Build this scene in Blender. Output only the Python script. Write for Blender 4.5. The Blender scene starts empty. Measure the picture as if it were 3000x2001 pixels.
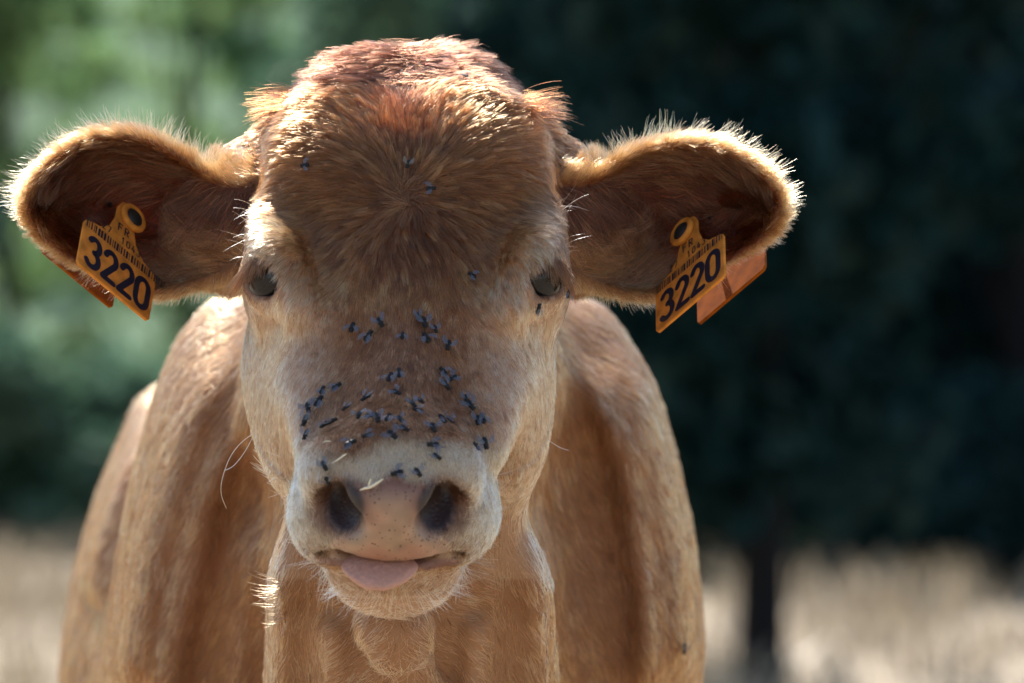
import bpy, bmesh, math, random, time
import numpy as np
from mathutils import Vector, Matrix
T0 = time.time()
HAIRK = 1.0                  # share of the full hair count
rng = np.random.default_rng(7)
random.seed(7)
scene = bpy.context.scene
coll = scene.collection

# ------------------------------------------------------------------ camera, sky, sun, exposure
D = 3.7                      # camera to the plane of the eyes
ZC = 1.02                    # camera height
S = 0.67 / 2351.0            # metres per picture unit (2351 wide) at the eye plane
cam_d = bpy.data.cameras.new('camera'); cam = bpy.data.objects.new('camera', cam_d); coll.objects.link(cam)
cam.location = (0, -D, ZC); cam.rotation_euler = (math.radians(90), 0, 0)
cam_d.sensor_width = 36.0; cam_d.lens = 36.0 * D / 0.67
cam_d.clip_start = 0.1; cam_d.clip_end = 2000.0
cam_d.dof.use_dof = True; cam_d.dof.focus_distance = D + 0.045; cam_d.dof.aperture_fstop = 7.2
cam_d.dof.aperture_blades = 0
scene.camera = cam
SUN_EL, SUN_AZ = 49.0, -16.0         # elevation; azimuth from +Y (behind the calf), negative = picture left
world = bpy.data.worlds.new('World'); scene.world = world; world.use_nodes = True
wn = world.node_tree.nodes; wl = world.node_tree.links
wn.clear()
sky = wn.new('ShaderNodeTexSky'); sky.sky_type = 'NISHITA'; sky.sun_disc = False
sky.sun_elevation = math.radians(SUN_EL); sky.sun_rotation = math.radians(SUN_AZ)
sky.air_density = 1.0; sky.dust_density = 1.0; sky.ozone_density = 1.0
bg = wn.new('ShaderNodeBackground'); bg.inputs['Strength'].default_value = 0.105
wo = wn.new('ShaderNodeOutputWorld')
wl.new(sky.outputs[0], bg.inputs['Color']); wl.new(bg.outputs[0], wo.inputs['Surface'])
sun_d = bpy.data.lights.new('sun', 'SUN'); sun = bpy.data.objects.new('sun', sun_d); coll.objects.link(sun)
sun_d.energy = 3.9; sun_d.angle = math.radians(0.53); sun_d.color = (1.0, 0.965, 0.91)
_e, _a = math.radians(SUN_EL), math.radians(SUN_AZ)
SUNDIR = Vector((math.sin(_a) * math.cos(_e), math.cos(_a) * math.cos(_e), math.sin(_e)))
sun.rotation_euler = SUNDIR.to_track_quat('Z', 'Y').to_euler()
scene.view_settings.view_transform = 'Standard'; scene.view_settings.look = 'None'
scene.view_settings.exposure = 1.22; scene.view_settings.gamma = 1.0
scene.cycles.use_denoising = True
scene.cycles.sample_clamp_indirect = 3.0; scene.cycles.caustics_reflective = False; scene.cycles.caustics_refractive = False; scene.cycles.max_bounces = 8; scene.cycles.diffuse_bounces = 4; scene.cycles.glossy_bounces = 4
scene.cycles.transmission_bounces = 6; scene.cycles.transparent_max_bounces = 12
try: scene.cycles_curves.shape = 'RIBBONS'; scene.cycles_curves.subdivisions = 2
except Exception: pass

def px(u, v, y):
    """point at depth y (0 = eye plane, + = away) from measured picture units"""
    k = (D + y) / D
    return np.array([(u - 1175.5) * S * k, y, ZC + (784 - v) * S * k])

# ------------------------------------------------------------------ signed distance modelling kit
def ss(a, b, x):
    t = np.clip((x - a) / (b - a), 0, 1); return t * t * (3 - 2 * t)
def axis_nodes(lo, hi, parts):
    """grid nodes: list of (end, step)"""
    out = [lo]
    for end, st in parts:
        n = max(1, int(round((end - out[-1]) / st)))
        out += list(np.linspace(out[-1], end, n + 1)[1:])
    return np.array(out, dtype=np.float32)
HR = 0.0026
gx = axis_nodes(-0.50, 0, [(-0.345, 0.012), (0.205, HR), (0.36, 0.012)])
gy = axis_nodes(-0.24, 0, [(0.235, HR), (0.30, 0.005), (1.95, 0.013)])
gz = axis_nodes(-0.02, 0, [(0.70, 0.016), (0.80, 0.006), (1.26, HR)])
F = np.full((len(gx), len(gy), len(gz)), 0.5, dtype=np.float32)

def box_idx(lo, hi):
    r = []
    for g, a, b in zip((gx, gy, gz), lo, hi):
        i0 = max(0, np.searchsorted(g, a) - 1); i1 = min(len(g), np.searchsorted(g, b) + 1)
        r.append(slice(i0, i1))
    return tuple(r)
def pts(sl):
    return (gx[sl[0]][:, None, None], gy[sl[1]][None, :, None], gz[sl[2]][None, None, :])
def smin(a, b, k):
    h = np.clip(0.5 + 0.5 * (b - a) / k, 0, 1); return b + (a - b) * h - k * h * (1 - h)
def smax(a, b, k): return -smin(-a, -b, k)
def apply(sl, d, k, mode):
    if mode == 'add': F[sl] = smin(F[sl], d, k)
    elif mode == 'cut': F[sl] = smax(F[sl], -d, k)
# head frame: X across, A along the face towards the nose, N out of the face
TH = math.radians(43.0)
E0 = px(930, 640, 0.0)
aA = np.array([0, -math.sin(TH), -math.cos(TH)]); aN = np.array([0, -math.cos(TH), math.sin(TH)]); aX = np.array([1.0, 0, 0])
def H(X, A, N):
    return E0 + X * aX + A * aA + N * aN
def to_head(x, y, z):
    dx, dy, dz = x - E0[0], y - E0[1], z - E0[2]
    A = dy * aA[1] + dz * aA[2]; N = dy * aN[1] + dz * aN[2]
    X = dx + 0.0075 * ss(0.04, 0.17, A) + 0.010 * ss(-.03, -.11, N) * ss(-.09, -.01, A) * ss(.17, .08, A)                 # the muzzle is turned a little to picture left
    return X, A, N
def ellipsoid(c, r, k, mode='add', R=None, margin=0.0):
    c = np.array(c, float); r = np.array(r, float)
    ext = max(r) + k + 0.02 + margin
    sl = box_idx(c - ext, c + ext); x, y, z = pts(sl)
    p = [x - c[0], y - c[1], z - c[2]]
    if R is not None:                                  # rows of R = local axes in world
        p = [p[0] * R[i][0] + p[1] * R[i][1] + p[2] * R[i][2] for i in range(3)]
    k0 = np.sqrt((p[0] / r[0]) ** 2 + (p[1] / r[1]) ** 2 + (p[2] / r[2]) ** 2) + 1e-6
    k1 = np.sqrt((p[0] / r[0] ** 2) ** 2 + (p[1] / r[1] ** 2) ** 2 + (p[2] / r[2] ** 2) ** 2) + 1e-6
    apply(sl, (k0 * (k0 - 1) / k1).astype(np.float32), k, mode)
RH = (aX, aA, aN)
def hell(X, A, N, r, k, mode='add', R=RH):             # ellipsoid in head axes
    ellipsoid(H(X - 0.0075 * float(ss(0.04, 0.17, A)), A, N), r, k, mode, R)
def rot_h(rx=0, ra=0, rn=0):
    m = Matrix.Rotation(rn, 3, 'Z') @ Matrix.Rotation(ra, 3, 'Y') @ Matrix.Rotation(rx, 3, 'X')
    B = np.array([aX, aA, aN]); return np.array(m).T @ B
def cone(p0, p1, r0, r1, k, mode='add'):
    p0 = np.array(p0, float); p1 = np.array(p1, float); ext = max(r0, r1) + k + 0.02
    sl = box_idx(np.minimum(p0, p1) - ext, np.maximum(p0, p1) + ext); x, y, z = pts(sl)
    d = p1 - p0; L2 = float(d @ d)
    t = np.clip(((x - p0[0]) * d[0] + (y - p0[1]) * d[1] + (z - p0[2]) * d[2]) / L2, 0, 1)
    q = np.sqrt((x - p0[0] - t * d[0]) ** 2 + (y - p0[1] - t * d[1]) ** 2 + (z - p0[2] - t * d[2]) ** 2)
    apply(sl, (q - (r0 + (r1 - r0) * t)).astype(np.float32), k, mode)
def chain(P, Rr, k, mode='add'):
    """tapered tube through points (Catmull-Rom), one smooth union for the whole tube"""
    P = np.array(P, float); Rr = np.array(Rr, float); n = len(P)
    Q = np.vstack([2*P[0] - P[1], P, 2*P[-1] - P[-2]]); RR = np.concatenate([[Rr[0]], Rr, [Rr[-1]]])
    pp, rr = [], []
    for i in range(1, n):
        for t in np.linspace(0, 1, 5, endpoint=(i == n - 1)):
            w = (-.5*t**3 + t*t - .5*t, 1.5*t**3 - 2.5*t*t + 1, -1.5*t**3 + 2*t*t + .5*t, .5*t**3 - .5*t*t)
            pp.append(sum(w[q] * Q[i - 1 + q] for q in range(4))); rr.append(sum(w[q] * RR[i - 1 + q] for q in range(4)))
    ext = max(rr) + k + 0.02; pp = np.array(pp)
    sl = box_idx(pp.min(0) - ext, pp.max(0) + ext); x, y, z = pts(sl); best = None
    for a in range(len(pp) - 1):
        d = pp[a + 1] - pp[a]; L2 = float(d @ d) + 1e-12
        t = np.clip(((x - pp[a][0]) * d[0] + (y - pp[a][1]) * d[1] + (z - pp[a][2]) * d[2]) / L2, 0, 1)
        q = np.sqrt((x - pp[a][0] - t*d[0])**2 + (y - pp[a][1] - t*d[1])**2 + (z - pp[a][2] - t*d[2])**2) - (rr[a] + (rr[a+1] - rr[a]) * t)
        best = q if best is None else np.minimum(best, q)
    apply(sl, best.astype(np.float32), k, mode)
def ridge(P, amp, width, y0, y1):
    """a fold of loose skin: pushes the surface out along a line given by picture units at depth (u, v, y)"""
    W = np.array([px(*p) for p in P]); m = 0.07
    sl = box_idx((W[:, 0].min() - m, y0, W[:, 2].min() - m), (W[:, 0].max() + m, y1, W[:, 2].max() + m))
    X2, Z2 = np.meshgrid(gx[sl[0]], gz[sl[2]], indexing='ij')
    Q = W[:, [0, 2]]; d = np.full(X2.shape, 1e9); tt = np.zeros(X2.shape); L = len(Q) - 1
    for i in range(L):
        e = Q[i + 1] - Q[i]
        t = np.clip(((X2 - Q[i][0])*e[0] + (Z2 - Q[i][1])*e[1]) / (e @ e), 0, 1)
        q = np.hypot(X2 - Q[i][0] - t*e[0], Z2 - Q[i][1] - t*e[1]); u = q < d
        d = np.where(u, q, d); tt = np.where(u, (i + t) / L, tt)
    g = amp * np.exp(-(d / width)**2) * ss(0, .35, tt) * ss(1.0, .9, tt)
    yy = gy[sl[1]]; wy = ss(y0, y0 + .06, yy) * ss(y1, y1 - .08, yy)
    F[sl] -= (g[:, None, :] * wy[None, :, None]).astype(np.float32)
def cr(xk, yk, x):
    """smooth interpolation of a small table (Catmull-Rom through numpy)"""
    xk = np.array(xk, float); yk = np.array(yk, float); m = np.gradient(yk, xk)
    xc = np.clip(x, xk[0], xk[-1]); i = np.clip(np.searchsorted(xk, xc) - 1, 0, len(xk) - 2)
    h = xk[i + 1] - xk[i]; t = (xc - xk[i]) / h
    return ((2*t**3 - 3*t**2 + 1) * yk[i] + (t**3 - 2*t**2 + t) * h * m[i] + (-2*t**3 + 3*t**2) * yk[i+1] + (t**3 - t**2) * h * m[i+1])

# ------------------------------------------------------------------ the calf: one continuous body
BX = -0.083
# torso, shoulders, rump, legs
ellipsoid((BX, 0.72, 0.73), (0.225, 0.36, 0.325), 0.08)
ellipsoid((-0.125, 1.18, 0.72), (0.262, 0.52, 0.335), 0.10)
ellipsoid((-0.15, 1.55, 0.78), (0.225, 0.28, 0.29), 0.08)
for sx, yy, xo in ((-1, 0.70, BX), (1, 0.70, BX), (-1, 1.62, -0.15), (1, 1.62, -0.15)):
    fore = yy < 1
    P = [(xo + sx*0.14, yy, 0.62), (xo + sx*0.135, yy + (0.0 if fore else -0.02), 0.42), (xo + sx*0.125, yy + (0.02 if fore else 0.07), 0.30), (xo + sx*0.12, yy + (0.02 if fore else 0.05), 0.08), (xo + sx*0.12, yy - 0.02, 0.035)]
    chain(P, [0.10, 0.065, 0.043, 0.034, 0.046], 0.04)
cone((-0.16, 1.80, 0.93), (-0.165, 1.86, 0.45), 0.035, 0.02, 0.03)
# shoulder blades and folds of loose skin down the shoulder
for sx in (-1, 1):
    ellipsoid((BX + sx*0.135, 0.60, 0.80), (0.075, 0.17, 0.25), 0.06)
cone((BX + 0.0, 0.55, 1.005), (BX - 0.01, 0.95, 1.02), 0.06, 0.055, 0.07)
# neck
chain([H(0, -0.13, -0.10), (-0.078, 0.36, 1.00), (-0.08, 0.60, 0.93)], [0.088, 0.105, 0.16], 0.05)
chain([H(0, -0.03, -0.15), (-0.075, 0.36, 0.88), (-0.08, 0.55, 0.76)], [0.075, 0.092, 0.14], 0.05)

# loose skin folds on the shoulder, seen either side of the face
ridge([(520, 740, .4), (470, 880, .43), (420, 1040, .44), (375, 1200, .45), (330, 1400, .45), (285, 1640, .47)], .020, .020, .24, .80)
ridge([(570, 880, .36), (520, 1010, .385), (465, 1180, .40), (440, 1330, .41), (400, 1500, .42), (375, 1700, .42)], .018, .016, .24, .75)
ridge([(600, 1150, .36), (570, 1300, .385), (545, 1500, .40), (530, 1700, .41)], .010, .016, .24, .7)
ridge([(1300, 790, .36), (1370, 900, .40), (1430, 1050, .42), (1458, 1200, .44), (1475, 1350, .45), (1490, 1650, .45)], .018, .013, .24, .75)
ridge([(1380, 780, .45), (1450, 900, .50), (1505, 1080, .53), (1540, 1250, .55), (1560, 1600, .56)], .020, .018, .24, .9)
ridge([(380, 800, .9), (310, 950, .9), (280, 1150, .9), (270, 1400, .9)], .02, .03, .8, 1.6)
# dewlap column and its folds under the chin
chain([px(920, 1340, .12), px(918, 1500, .16), px(915, 1700, .22), px(915, 2000, .33)], [0.037, 0.036, 0.042, 0.07], 0.014)
chain([px(905, 1430, .075), px(915, 1470, .085), px(905, 1505, .10)], [0.025, 0.022, .014], 0.004)
chain([px(935, 1500, .105), px(948, 1550, .115), px(950, 1600, .13)], [0.016, 0.014, .02], 0.004)
chain([px(745, 1130, .10), px(735, 1350, .15), px(730, 1550, .20), px(725, 1780, .28)], [.019, .022, .025, .028], .07)
chain([px(1120, 1150, .10), px(1145, 1350, .15), px(1155, 1550, .20), px(1165, 1780, .28)], [.019, .022, .025, .028], .07)
ridge([(665, 1150, .17), (655, 1350, .20), (650, 1550, .25), (640, 1750, .33)], .016, .014, .05, .45)
ridge([(1190, 1180, .17), (1235, 1330, .20), (1250, 1500, .25), (1260, 1750, .33)], .018, .014, .05, .45)
ridge([(760, 1380, .15), (770, 1480, .19), (780, 1650, .23)], .012, .012, .05, .4)
ridge([(1095, 1380, .15), (1095, 1480, .19), (1090, 1650, .23)], .012, .012, .05, .4)
# head: sections along the face
def head_loft():
    lo = H(-0.14, 0, 0); sl = box_idx((E0[0] - 0.15, -0.24, 0.82), (E0[0] + 0.15, 0.30, 1.26)); x, y, z = pts(sl)
    X, A, N = to_head(x, y, z)
    A1 = A[0, :, :]
    kA = [-.205, -.18, -.14, -.10, -.05, 0.0, 0.05, 0.09, 0.125, 0.16, 0.195]
    top = cr(kA, [-.050, -.022, .008, .022, .016, .004, -.003, -.004, -.004, -.006, -.022], A1)
    bot = cr(kA, [-.10, -.13, -.155, -.175, -.195, -.190, -.16, -.135, -.115, -.105, -.09], A1)
    wid = cr(kA, [.046, .060, .077, .090, .099, .0975, .078, .060, .055, .051, .044], A1)
    nc  = cr(kA, [-.055, -.055, -.05, -.055, -.075, -.095, -.10, -.092, -.08, -.065, -.06], A1)
    pt  = cr(kA, [2.0, 2.3, 2.7, 2.6, 2.15, 1.75, 1.7, 1.85, 2.2, 2.4, 2.2], A1)
    pb  = cr(kA, [2.0, 2.0, 2.0, 2.0, 2.0, 2.0, 2.0, 2.1, 2.2, 2.2, 2.2], A1)
    up = N[0] > nc
    h = np.where(up, top - nc, nc - bot); p = np.where(up, pt, pb)
    t = np.abs(N[0] - nc) / h
    f = ((np.abs(X) / wid[None]) ** p[None] + (t ** p)[None]) ** (1 / p)[None] - 1
    f = f * np.minimum(wid, h)[None] * 0.9
    # end caps
    f = smax(f, (A - 0.195), 0.04); f = smax(f, (-A - 0.195), 0.04)
    F[sl] = smin(F[sl], f.astype(np.float32), 0.03)
head_loft()
# poll crest and the bulk behind the forehead that carries the ears
hell(.002, -.196, -.060, (.060, .046, .056), .03)
for s in (-1, 1):
    chain([px(930 + s*95, 275, .15), px(930 + s*215, 385, .165), px(930 + s*385, 485, .165)], [.040, .035, .030], .03)
    chain([px(930 + s*280, 490, .15), px(930 + s*385, 520, .155)], [.055, .044], .03)
    hell(s*.088, -.052, -.020, (.018, .038, .022), .022)         # brow above the eye
    hell(s*.084, -.030, -.040, (.024, .032, .030), .012)         # orbit
    hell(s*.070, .025, -.098, (.022, .058, .052), .035)          # chewing muscle
    hell(s*.056, .060, -.042, (.018, .065, .020), .03)           # cheek bone line
for s in (-1, 1): hell(s*.040, -.120, -.004, (.046, .050, .032), .03)   # forehead each side of the midline
# muzzle
hell(0, .148, -.038, (.049, .042, .044), .022)
for s in (-1, 1):
    hell(s*.045, .147, -.066, (.020, .033, .024), .016)          # padded upper lip
    hell(s*.037, .152, -.020, (.021, .026, .020), .012)          # wing of the nostril
for s in (-1, 1): hell(s*.054, .132, -.076, (.012, .028, .015), .012)   # hanging corner of the lip
hell(0, .176, -.030, (.032, .024, .032), .014)
# chin and lower lip
hell(0, .138, -.104, (.046, .046, .038), .014)
hell(0, .157, -.100, (.043, .034, .039), .010)
hell(.008, .150, -.136, (.012, .016, .008), .010)
# mouth slit, the open middle, nostrils
def mouth():
    f = lambda X: H(X - .0075, .1985 - 7.0*abs(X)**1.9, -.0580 - .0100 * (abs(X) / .06)**1.6)
    chain([f(X) for X in np.linspace(-.054, .054, 9)], [.0030]*9, .004, 'cut')
    hell(-.004, .184, -.0625, (.034, .034, .0080), .006, 'cut', rot_h(ra=.06))
mouth()
for s in (-1, 1):
    hell(s*.0275, .186, -.0250, (.0088, .034, .0125), .005, 'cut', rot_h(rn=s*0.25, ra=-s*0.55))
    hell(s*.0350, .184, -.0150, (.0050, .034, .0085), .006, 'cut', rot_h(ra=-s*0.5))
    hell(s*.0420, .190, -.0260, (.0085, .022, .0120), .016, 'cut', rot_h(ra=-s*0.4))
    # eye socket between the lids
    e1 = px(930 + s*(930 - 613), 637, .012)
    chain([px(930 + s*(930 - q[0]), q[1], q[2]) for q in ((640, 570, .010), (660, 605, .004), (674, 655, -.002), (690, 700, -.008))], [.005, .006, .006, .005], .04)
    chain([px(930 + s*(930 - q[0]), q[1], q[2]) for q in ((564, 634, .036), (578, 602, .028), (608, 586, .020), (642, 594, .010))], [.004, .005, .005, .004], .006)
    chain([px(930 + s*(930 - q[0]), q[1], q[2]) for q in ((566, 648, .036), (588, 684, .026), (625, 698, .014), (660, 698, .002))], [.004, .005, .0055, .005], .007)
    ellipsoid(px(930 + s*(930 - 624), 636, .013), (.0142, .030, .0122), .003, 'cut', np.array([(.93, s*.36, 0), (-s*.36, .93, 0), (0, 0, 1)]))
EYE = {s: px(930 + s*(930 - 636), 640, .0280) for s in (-1, 1)}
EYE_R = 0.0200

# ears: cupped shells, open to the front, rim forward, bowl behind
EAR_L = [(640, 400), (560, 415), (510, 412), (465, 388), (415, 356), (350, 322), (280, 306), (205, 316), (138, 352), (86, 402), (60, 448), (66, 500), (100, 550), (150, 592), (220, 630), (300, 662), (372, 674), (460, 652), (545, 628), (640, 610)]
EAR_R = [(1230, 400), (1290, 412), (1340, 415), (1390, 388), (1440, 355), (1510, 332), (1590, 324), (1670, 342), (1735, 380), (1780, 430), (1795, 478), (1780, 525), (1735, 565), (1680, 602), (1612, 640), (1540, 672), (1470, 682), (1390, 664), (1320, 640), (1230, 610)]
EAR_Y = 0.118
def smooth_poly(P, n=6):
    P = np.array(P, float); out = []
    for i in range(len(P)):
        a, b, c, d = P[i - 1], P[i], P[(i + 1) % len(P)], P[(i + 2) % len(P)]
        for t in np.linspace(0, 1, n, endpoint=False):
            out.append(0.5 * ((2*b) + (-a + c)*t + (2*a - 5*b + 4*c - d)*t*t + (-a + 3*b - 3*c + d)*t**3))
    return np.array(out)
def poly_sdf(P, x, z):
    """signed distance, negative inside; x,z arrays of one shape"""
    d = np.full(x.shape, 1e9); w = np.zeros(x.shape, bool)
    for i in range(len(P)):
        a = P[i]; b = P[(i + 1) % len(P)]; ex, ez = b - a
        t = np.clip(((x - a[0]) * ex + (z - a[1]) * ez) / (ex*ex + ez*ez + 1e-12), 0, 1)
        d = np.minimum(d, (x - a[0] - t*ex)**2 + (z - a[1] - t*ez)**2)
        c1 = (a[1] <= z) != (b[1] <= z)
        if abs(ez) > 1e-12: w ^= c1 & (x < a[0] + ex * (z - a[1]) / ez)
    d = np.sqrt(d); return np.where(w, -d, d)
EARPOLY = {}
def ear_height(s, x, z, inside):
    """depth of the shell's middle surface; inside = distance in from the rim"""
    Pm = EARPOLY[s]
    bowl = 0.052 * (1 - np.exp(-np.maximum(inside, 0) / 0.016)) + .012 * ss(.02, .07, inside)
    lower = ss(ZC + 0.02, ZC + 0.07, z)                # the lower rim sits a little further back
    return EAR_Y + bowl + 0.022 * (1 - lower) * ss(0.03, 0.0, inside)
def ear(s, P):
    Pm = np.array([px(u, v, EAR_Y)[[0, 2]] for u, v in smooth_poly(P)]); EARPOLY[s] = Pm
    lo = Pm.min(0) - .02; hi = Pm.max(0) + .02
    sl = box_idx((lo[0], .06, lo[1]), (hi[0], .234, hi[1])); x, y, z = pts(sl)
    X2, Z2 = np.meshgrid(gx[sl[0]], gz[sl[2]], indexing='ij')
    d2 = poly_sdf(Pm, X2, Z2); ins = -d2
    hh = ear_height(s, X2, Z2, ins)
    g = np.gradient(hh, gx[sl[0]], gz[sl[2]]); cs = 1 / np.sqrt(1 + np.minimum(g[0]**2 + g[1]**2, 14))
    th = 0.0048 + 0.003 * ss(0.0, 0.05, Z2 - (ZC + .09))
    f = np.abs(y - hh[:, None, :]) * cs[:, None, :] - th[:, None, :]
    f = smax(f, np.broadcast_to((d2 - 0.001)[:, None, :], f.shape), 0.006)
    F[sl] = smin(F[sl], f.astype(np.float32), 0.012)
ear(-1, EAR_L); ear(1, EAR_R)

def surface_nets():
    Sg = F < 0
    cells = np.zeros(tuple(n - 1 for n in F.shape), np.uint8)
    for i in (0, 1):
        for j in (0, 1):
            for k in (0, 1):
                cells += Sg[i:F.shape[0]-1+i, j:F.shape[1]-1+j, k:F.shape[2]-1+k]
    act = (cells > 0) & (cells < 8)
    I = np.argwhere(act); idx = np.full(act.shape, -1, np.int32); idx[act] = np.arange(len(I))
    acc = np.zeros((len(I), 3)); cnt = np.zeros(len(I))
    C = [(i, j, k) for i in (0, 1) for j in (0, 1) for k in (0, 1)]
    G = (gx, gy, gz)
    for a in C:
        for b in C:
            if sum(abs(a[q] - b[q]) for q in range(3)) != 1 or a > b: continue
            Ia = I + a; Ib = I + b
            fa = F[Ia[:, 0], Ia[:, 1], Ia[:, 2]]; fb = F[Ib[:, 0], Ib[:, 1], Ib[:, 2]]
            m = (fa < 0) != (fb < 0); t = np.where(m, fa / (fa - fb + 1e-12), 0)
            pa = np.stack([G[q][Ia[:, q]] for q in range(3)], 1); pb = np.stack([G[q][Ib[:, q]] for q in range(3)], 1)
            acc += np.where(m[:, None], pa + (pb - pa) * t[:, None], 0); cnt += m
    V = acc / cnt[:, None]
    quads = []
    for ax in range(3):
        s0 = [slice(1, -1)] * 3; s1 = [slice(1, -1)] * 3
        s0[ax] = slice(0, -1); s1[ax] = slice(1, None)
        A = Sg[tuple(s0)]; B = Sg[tuple(s1)]
        e = np.argwhere(A != B); sign = A[tuple(e.T)]
        o = np.ones(3, int); o[ax] = 0; e = e + o
        u, v = (ax + 1) % 3, (ax + 2) % 3
        q = []
        for du, dv in ((-1, -1), (0, -1), (0, 0), (-1, 0)):
            c = e.copy(); c[:, u] += du; c[:, v] += dv
            q.append(idx[c[:, 0], c[:, 1], c[:, 2]])
        q = np.stack(q, 1); q[~sign] = q[~sign][:, ::-1]
        quads.append(q)
    Q = np.concatenate(quads); Q = Q[(Q >= 0).all(1)]
    return V, Q
BV, BQ = surface_nets()
def smooth_mesh(V, Q, it, lam=0.5):
    E = np.concatenate([Q[:, [0, 1]], Q[:, [1, 2]], Q[:, [2, 3]], Q[:, [3, 0]]])
    n = len(V)
    for k in range(it):
        acc = np.zeros_like(V); cnt = np.zeros(n)
        for q in range(3):
            acc[:, q] = np.bincount(E[:, 0], V[E[:, 1], q], n) + np.bincount(E[:, 1], V[E[:, 0], q], n)
        cnt = np.bincount(E[:, 0], minlength=n) + np.bincount(E[:, 1], minlength=n)
        V = V + (lam if k % 2 == 0 else -lam * 1.04) * (acc / cnt[:, None] - V)
    return V
BV = smooth_mesh(BV, BQ, 6)
def largest(V, Q):
    lab = np.arange(len(V))
    for _ in range(200):
        m = lab[Q].min(1); new = lab.copy()
        for c in range(4): np.minimum.at(new, Q[:, c], m)
        new = new[new]
        if (new == lab).all(): break
        lab = new
    vals, c = np.unique(lab, return_counts=True); keep = lab == vals[c.argmax()]
    mp = np.cumsum(keep) - 1; Qk = Q[keep[Q].all(1)]
    print('islands', len(vals), sorted(c)[-5:])
    return V[keep], mp[Qk]
BV, BQ = largest(BV, BQ)
def vnormals(V, Q):
    n = np.cross(V[Q[:, 2]] - V[Q[:, 0]], V[Q[:, 3]] - V[Q[:, 1]])
    out = np.stack([sum(np.bincount(Q[:, c], n[:, q], len(V)) for c in range(4)) for q in range(3)], 1)
    return out / (np.linalg.norm(out, axis=1, keepdims=True) + 1e-12)
BN = vnormals(BV, BQ)
print('body', len(BV), len(BQ), 'outward', float((BN * (BV - BV.mean(0))).sum(1).mean()), time.time() - T0)

def mesh_obj(name, V, Q, mat=None, parent=None, smooth=True):
    me = bpy.data.meshes.new(name)
    me.from_pydata([], [], []) 
    V = np.asarray(V, np.float32); Q = np.asarray(Q, np.int32)
    me.vertices.add(len(V)); me.vertices.foreach_set('co', V.ravel())
    me.loops.add(Q.size); me.loops.foreach_set('vertex_index', Q.ravel())
    me.polygons.add(len(Q)); me.polygons.foreach_set('loop_start', np.arange(0, Q.size, Q.shape[1], dtype=np.int32))
    me.polygons.foreach_set('loop_total', np.full(len(Q), Q.shape[1], np.int32))
    me.update(calc_edges=True); me.validate()
    if smooth: me.polygons.foreach_set('use_smooth', np.ones(len(Q), bool))
    o = bpy.data.objects.new(name, me); coll.objects.link(o)
    if mat: me.materials.append(mat)
    if parent: o.parent = parent
    return o
# ------------------------------------------------------------------ materials
def nodes(name):
    m = bpy.data.materials.new(name); m.use_nodes = True; t = m.node_tree
    b = t.nodes['Principled BSDF']; return m, t.nodes, t.links, b
def plain(name, col, rough=0.6, noise=0.12, scale=60.0, spec=0.4, sub=0.0, bump=0.0):
    m, n, l, b = nodes(name)
    tc = n.new('ShaderNodeTexCoord'); tx = n.new('ShaderNodeTexNoise'); tx.inputs['Scale'].default_value = scale; tx.inputs['Detail'].default_value = 4
    l.new(tc.outputs['Object'], tx.inputs['Vector'])
    mx = n.new('ShaderNodeMix'); mx.data_type = 'RGBA'
    mx.inputs[6].default_value = tuple(c * (1 - noise) for c in col) + (1,); mx.inputs[7].default_value = tuple(min(1, c * (1 + noise)) for c in col) + (1,)
    l.new(tx.outputs[0], mx.inputs[0]); l.new(mx.outputs[2], b.inputs['Base Color'])
    b.inputs['Roughness'].default_value = rough; b.inputs['Specular IOR Level'].default_value = spec
    if sub: b.inputs['Subsurface Weight'].default_value = sub; b.inputs['Subsurface Radius'].default_value = (.01, .004, .002); b.inputs['Subsurface Scale'].default_value = 0.5
    if bump:
        bp = n.new('ShaderNodeBump'); bp.inputs['Strength'].default_value = bump; bp.inputs['Distance'].default_value = .002
        l.new(tx.outputs[0], bp.inputs['Height']); l.new(bp.outputs[0], b.inputs['Normal'])
    return m
def hair_mat(name, rough=0.22, radial=0.42, coat=0.0):
    m = bpy.data.materials.new(name); m.use_nodes = True; n = m.node_tree.nodes; l = m.node_tree.links; n.clear()
    h = n.new('ShaderNodeBsdfHairPrincipled'); h.parametrization = 'COLOR'
    at = n.new('ShaderNodeAttribute'); at.attribute_name = 'tint'
    l.new(at.outputs['Color'], h.inputs['Color'])
    h.inputs['Roughness'].default_value = rough; h.inputs['Radial Roughness'].default_value = radial; h.inputs['IOR'].default_value = 1.42
    o = n.new('ShaderNodeOutputMaterial'); l.new(h.outputs[0], o.inputs['Surface'])
    return m
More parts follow.
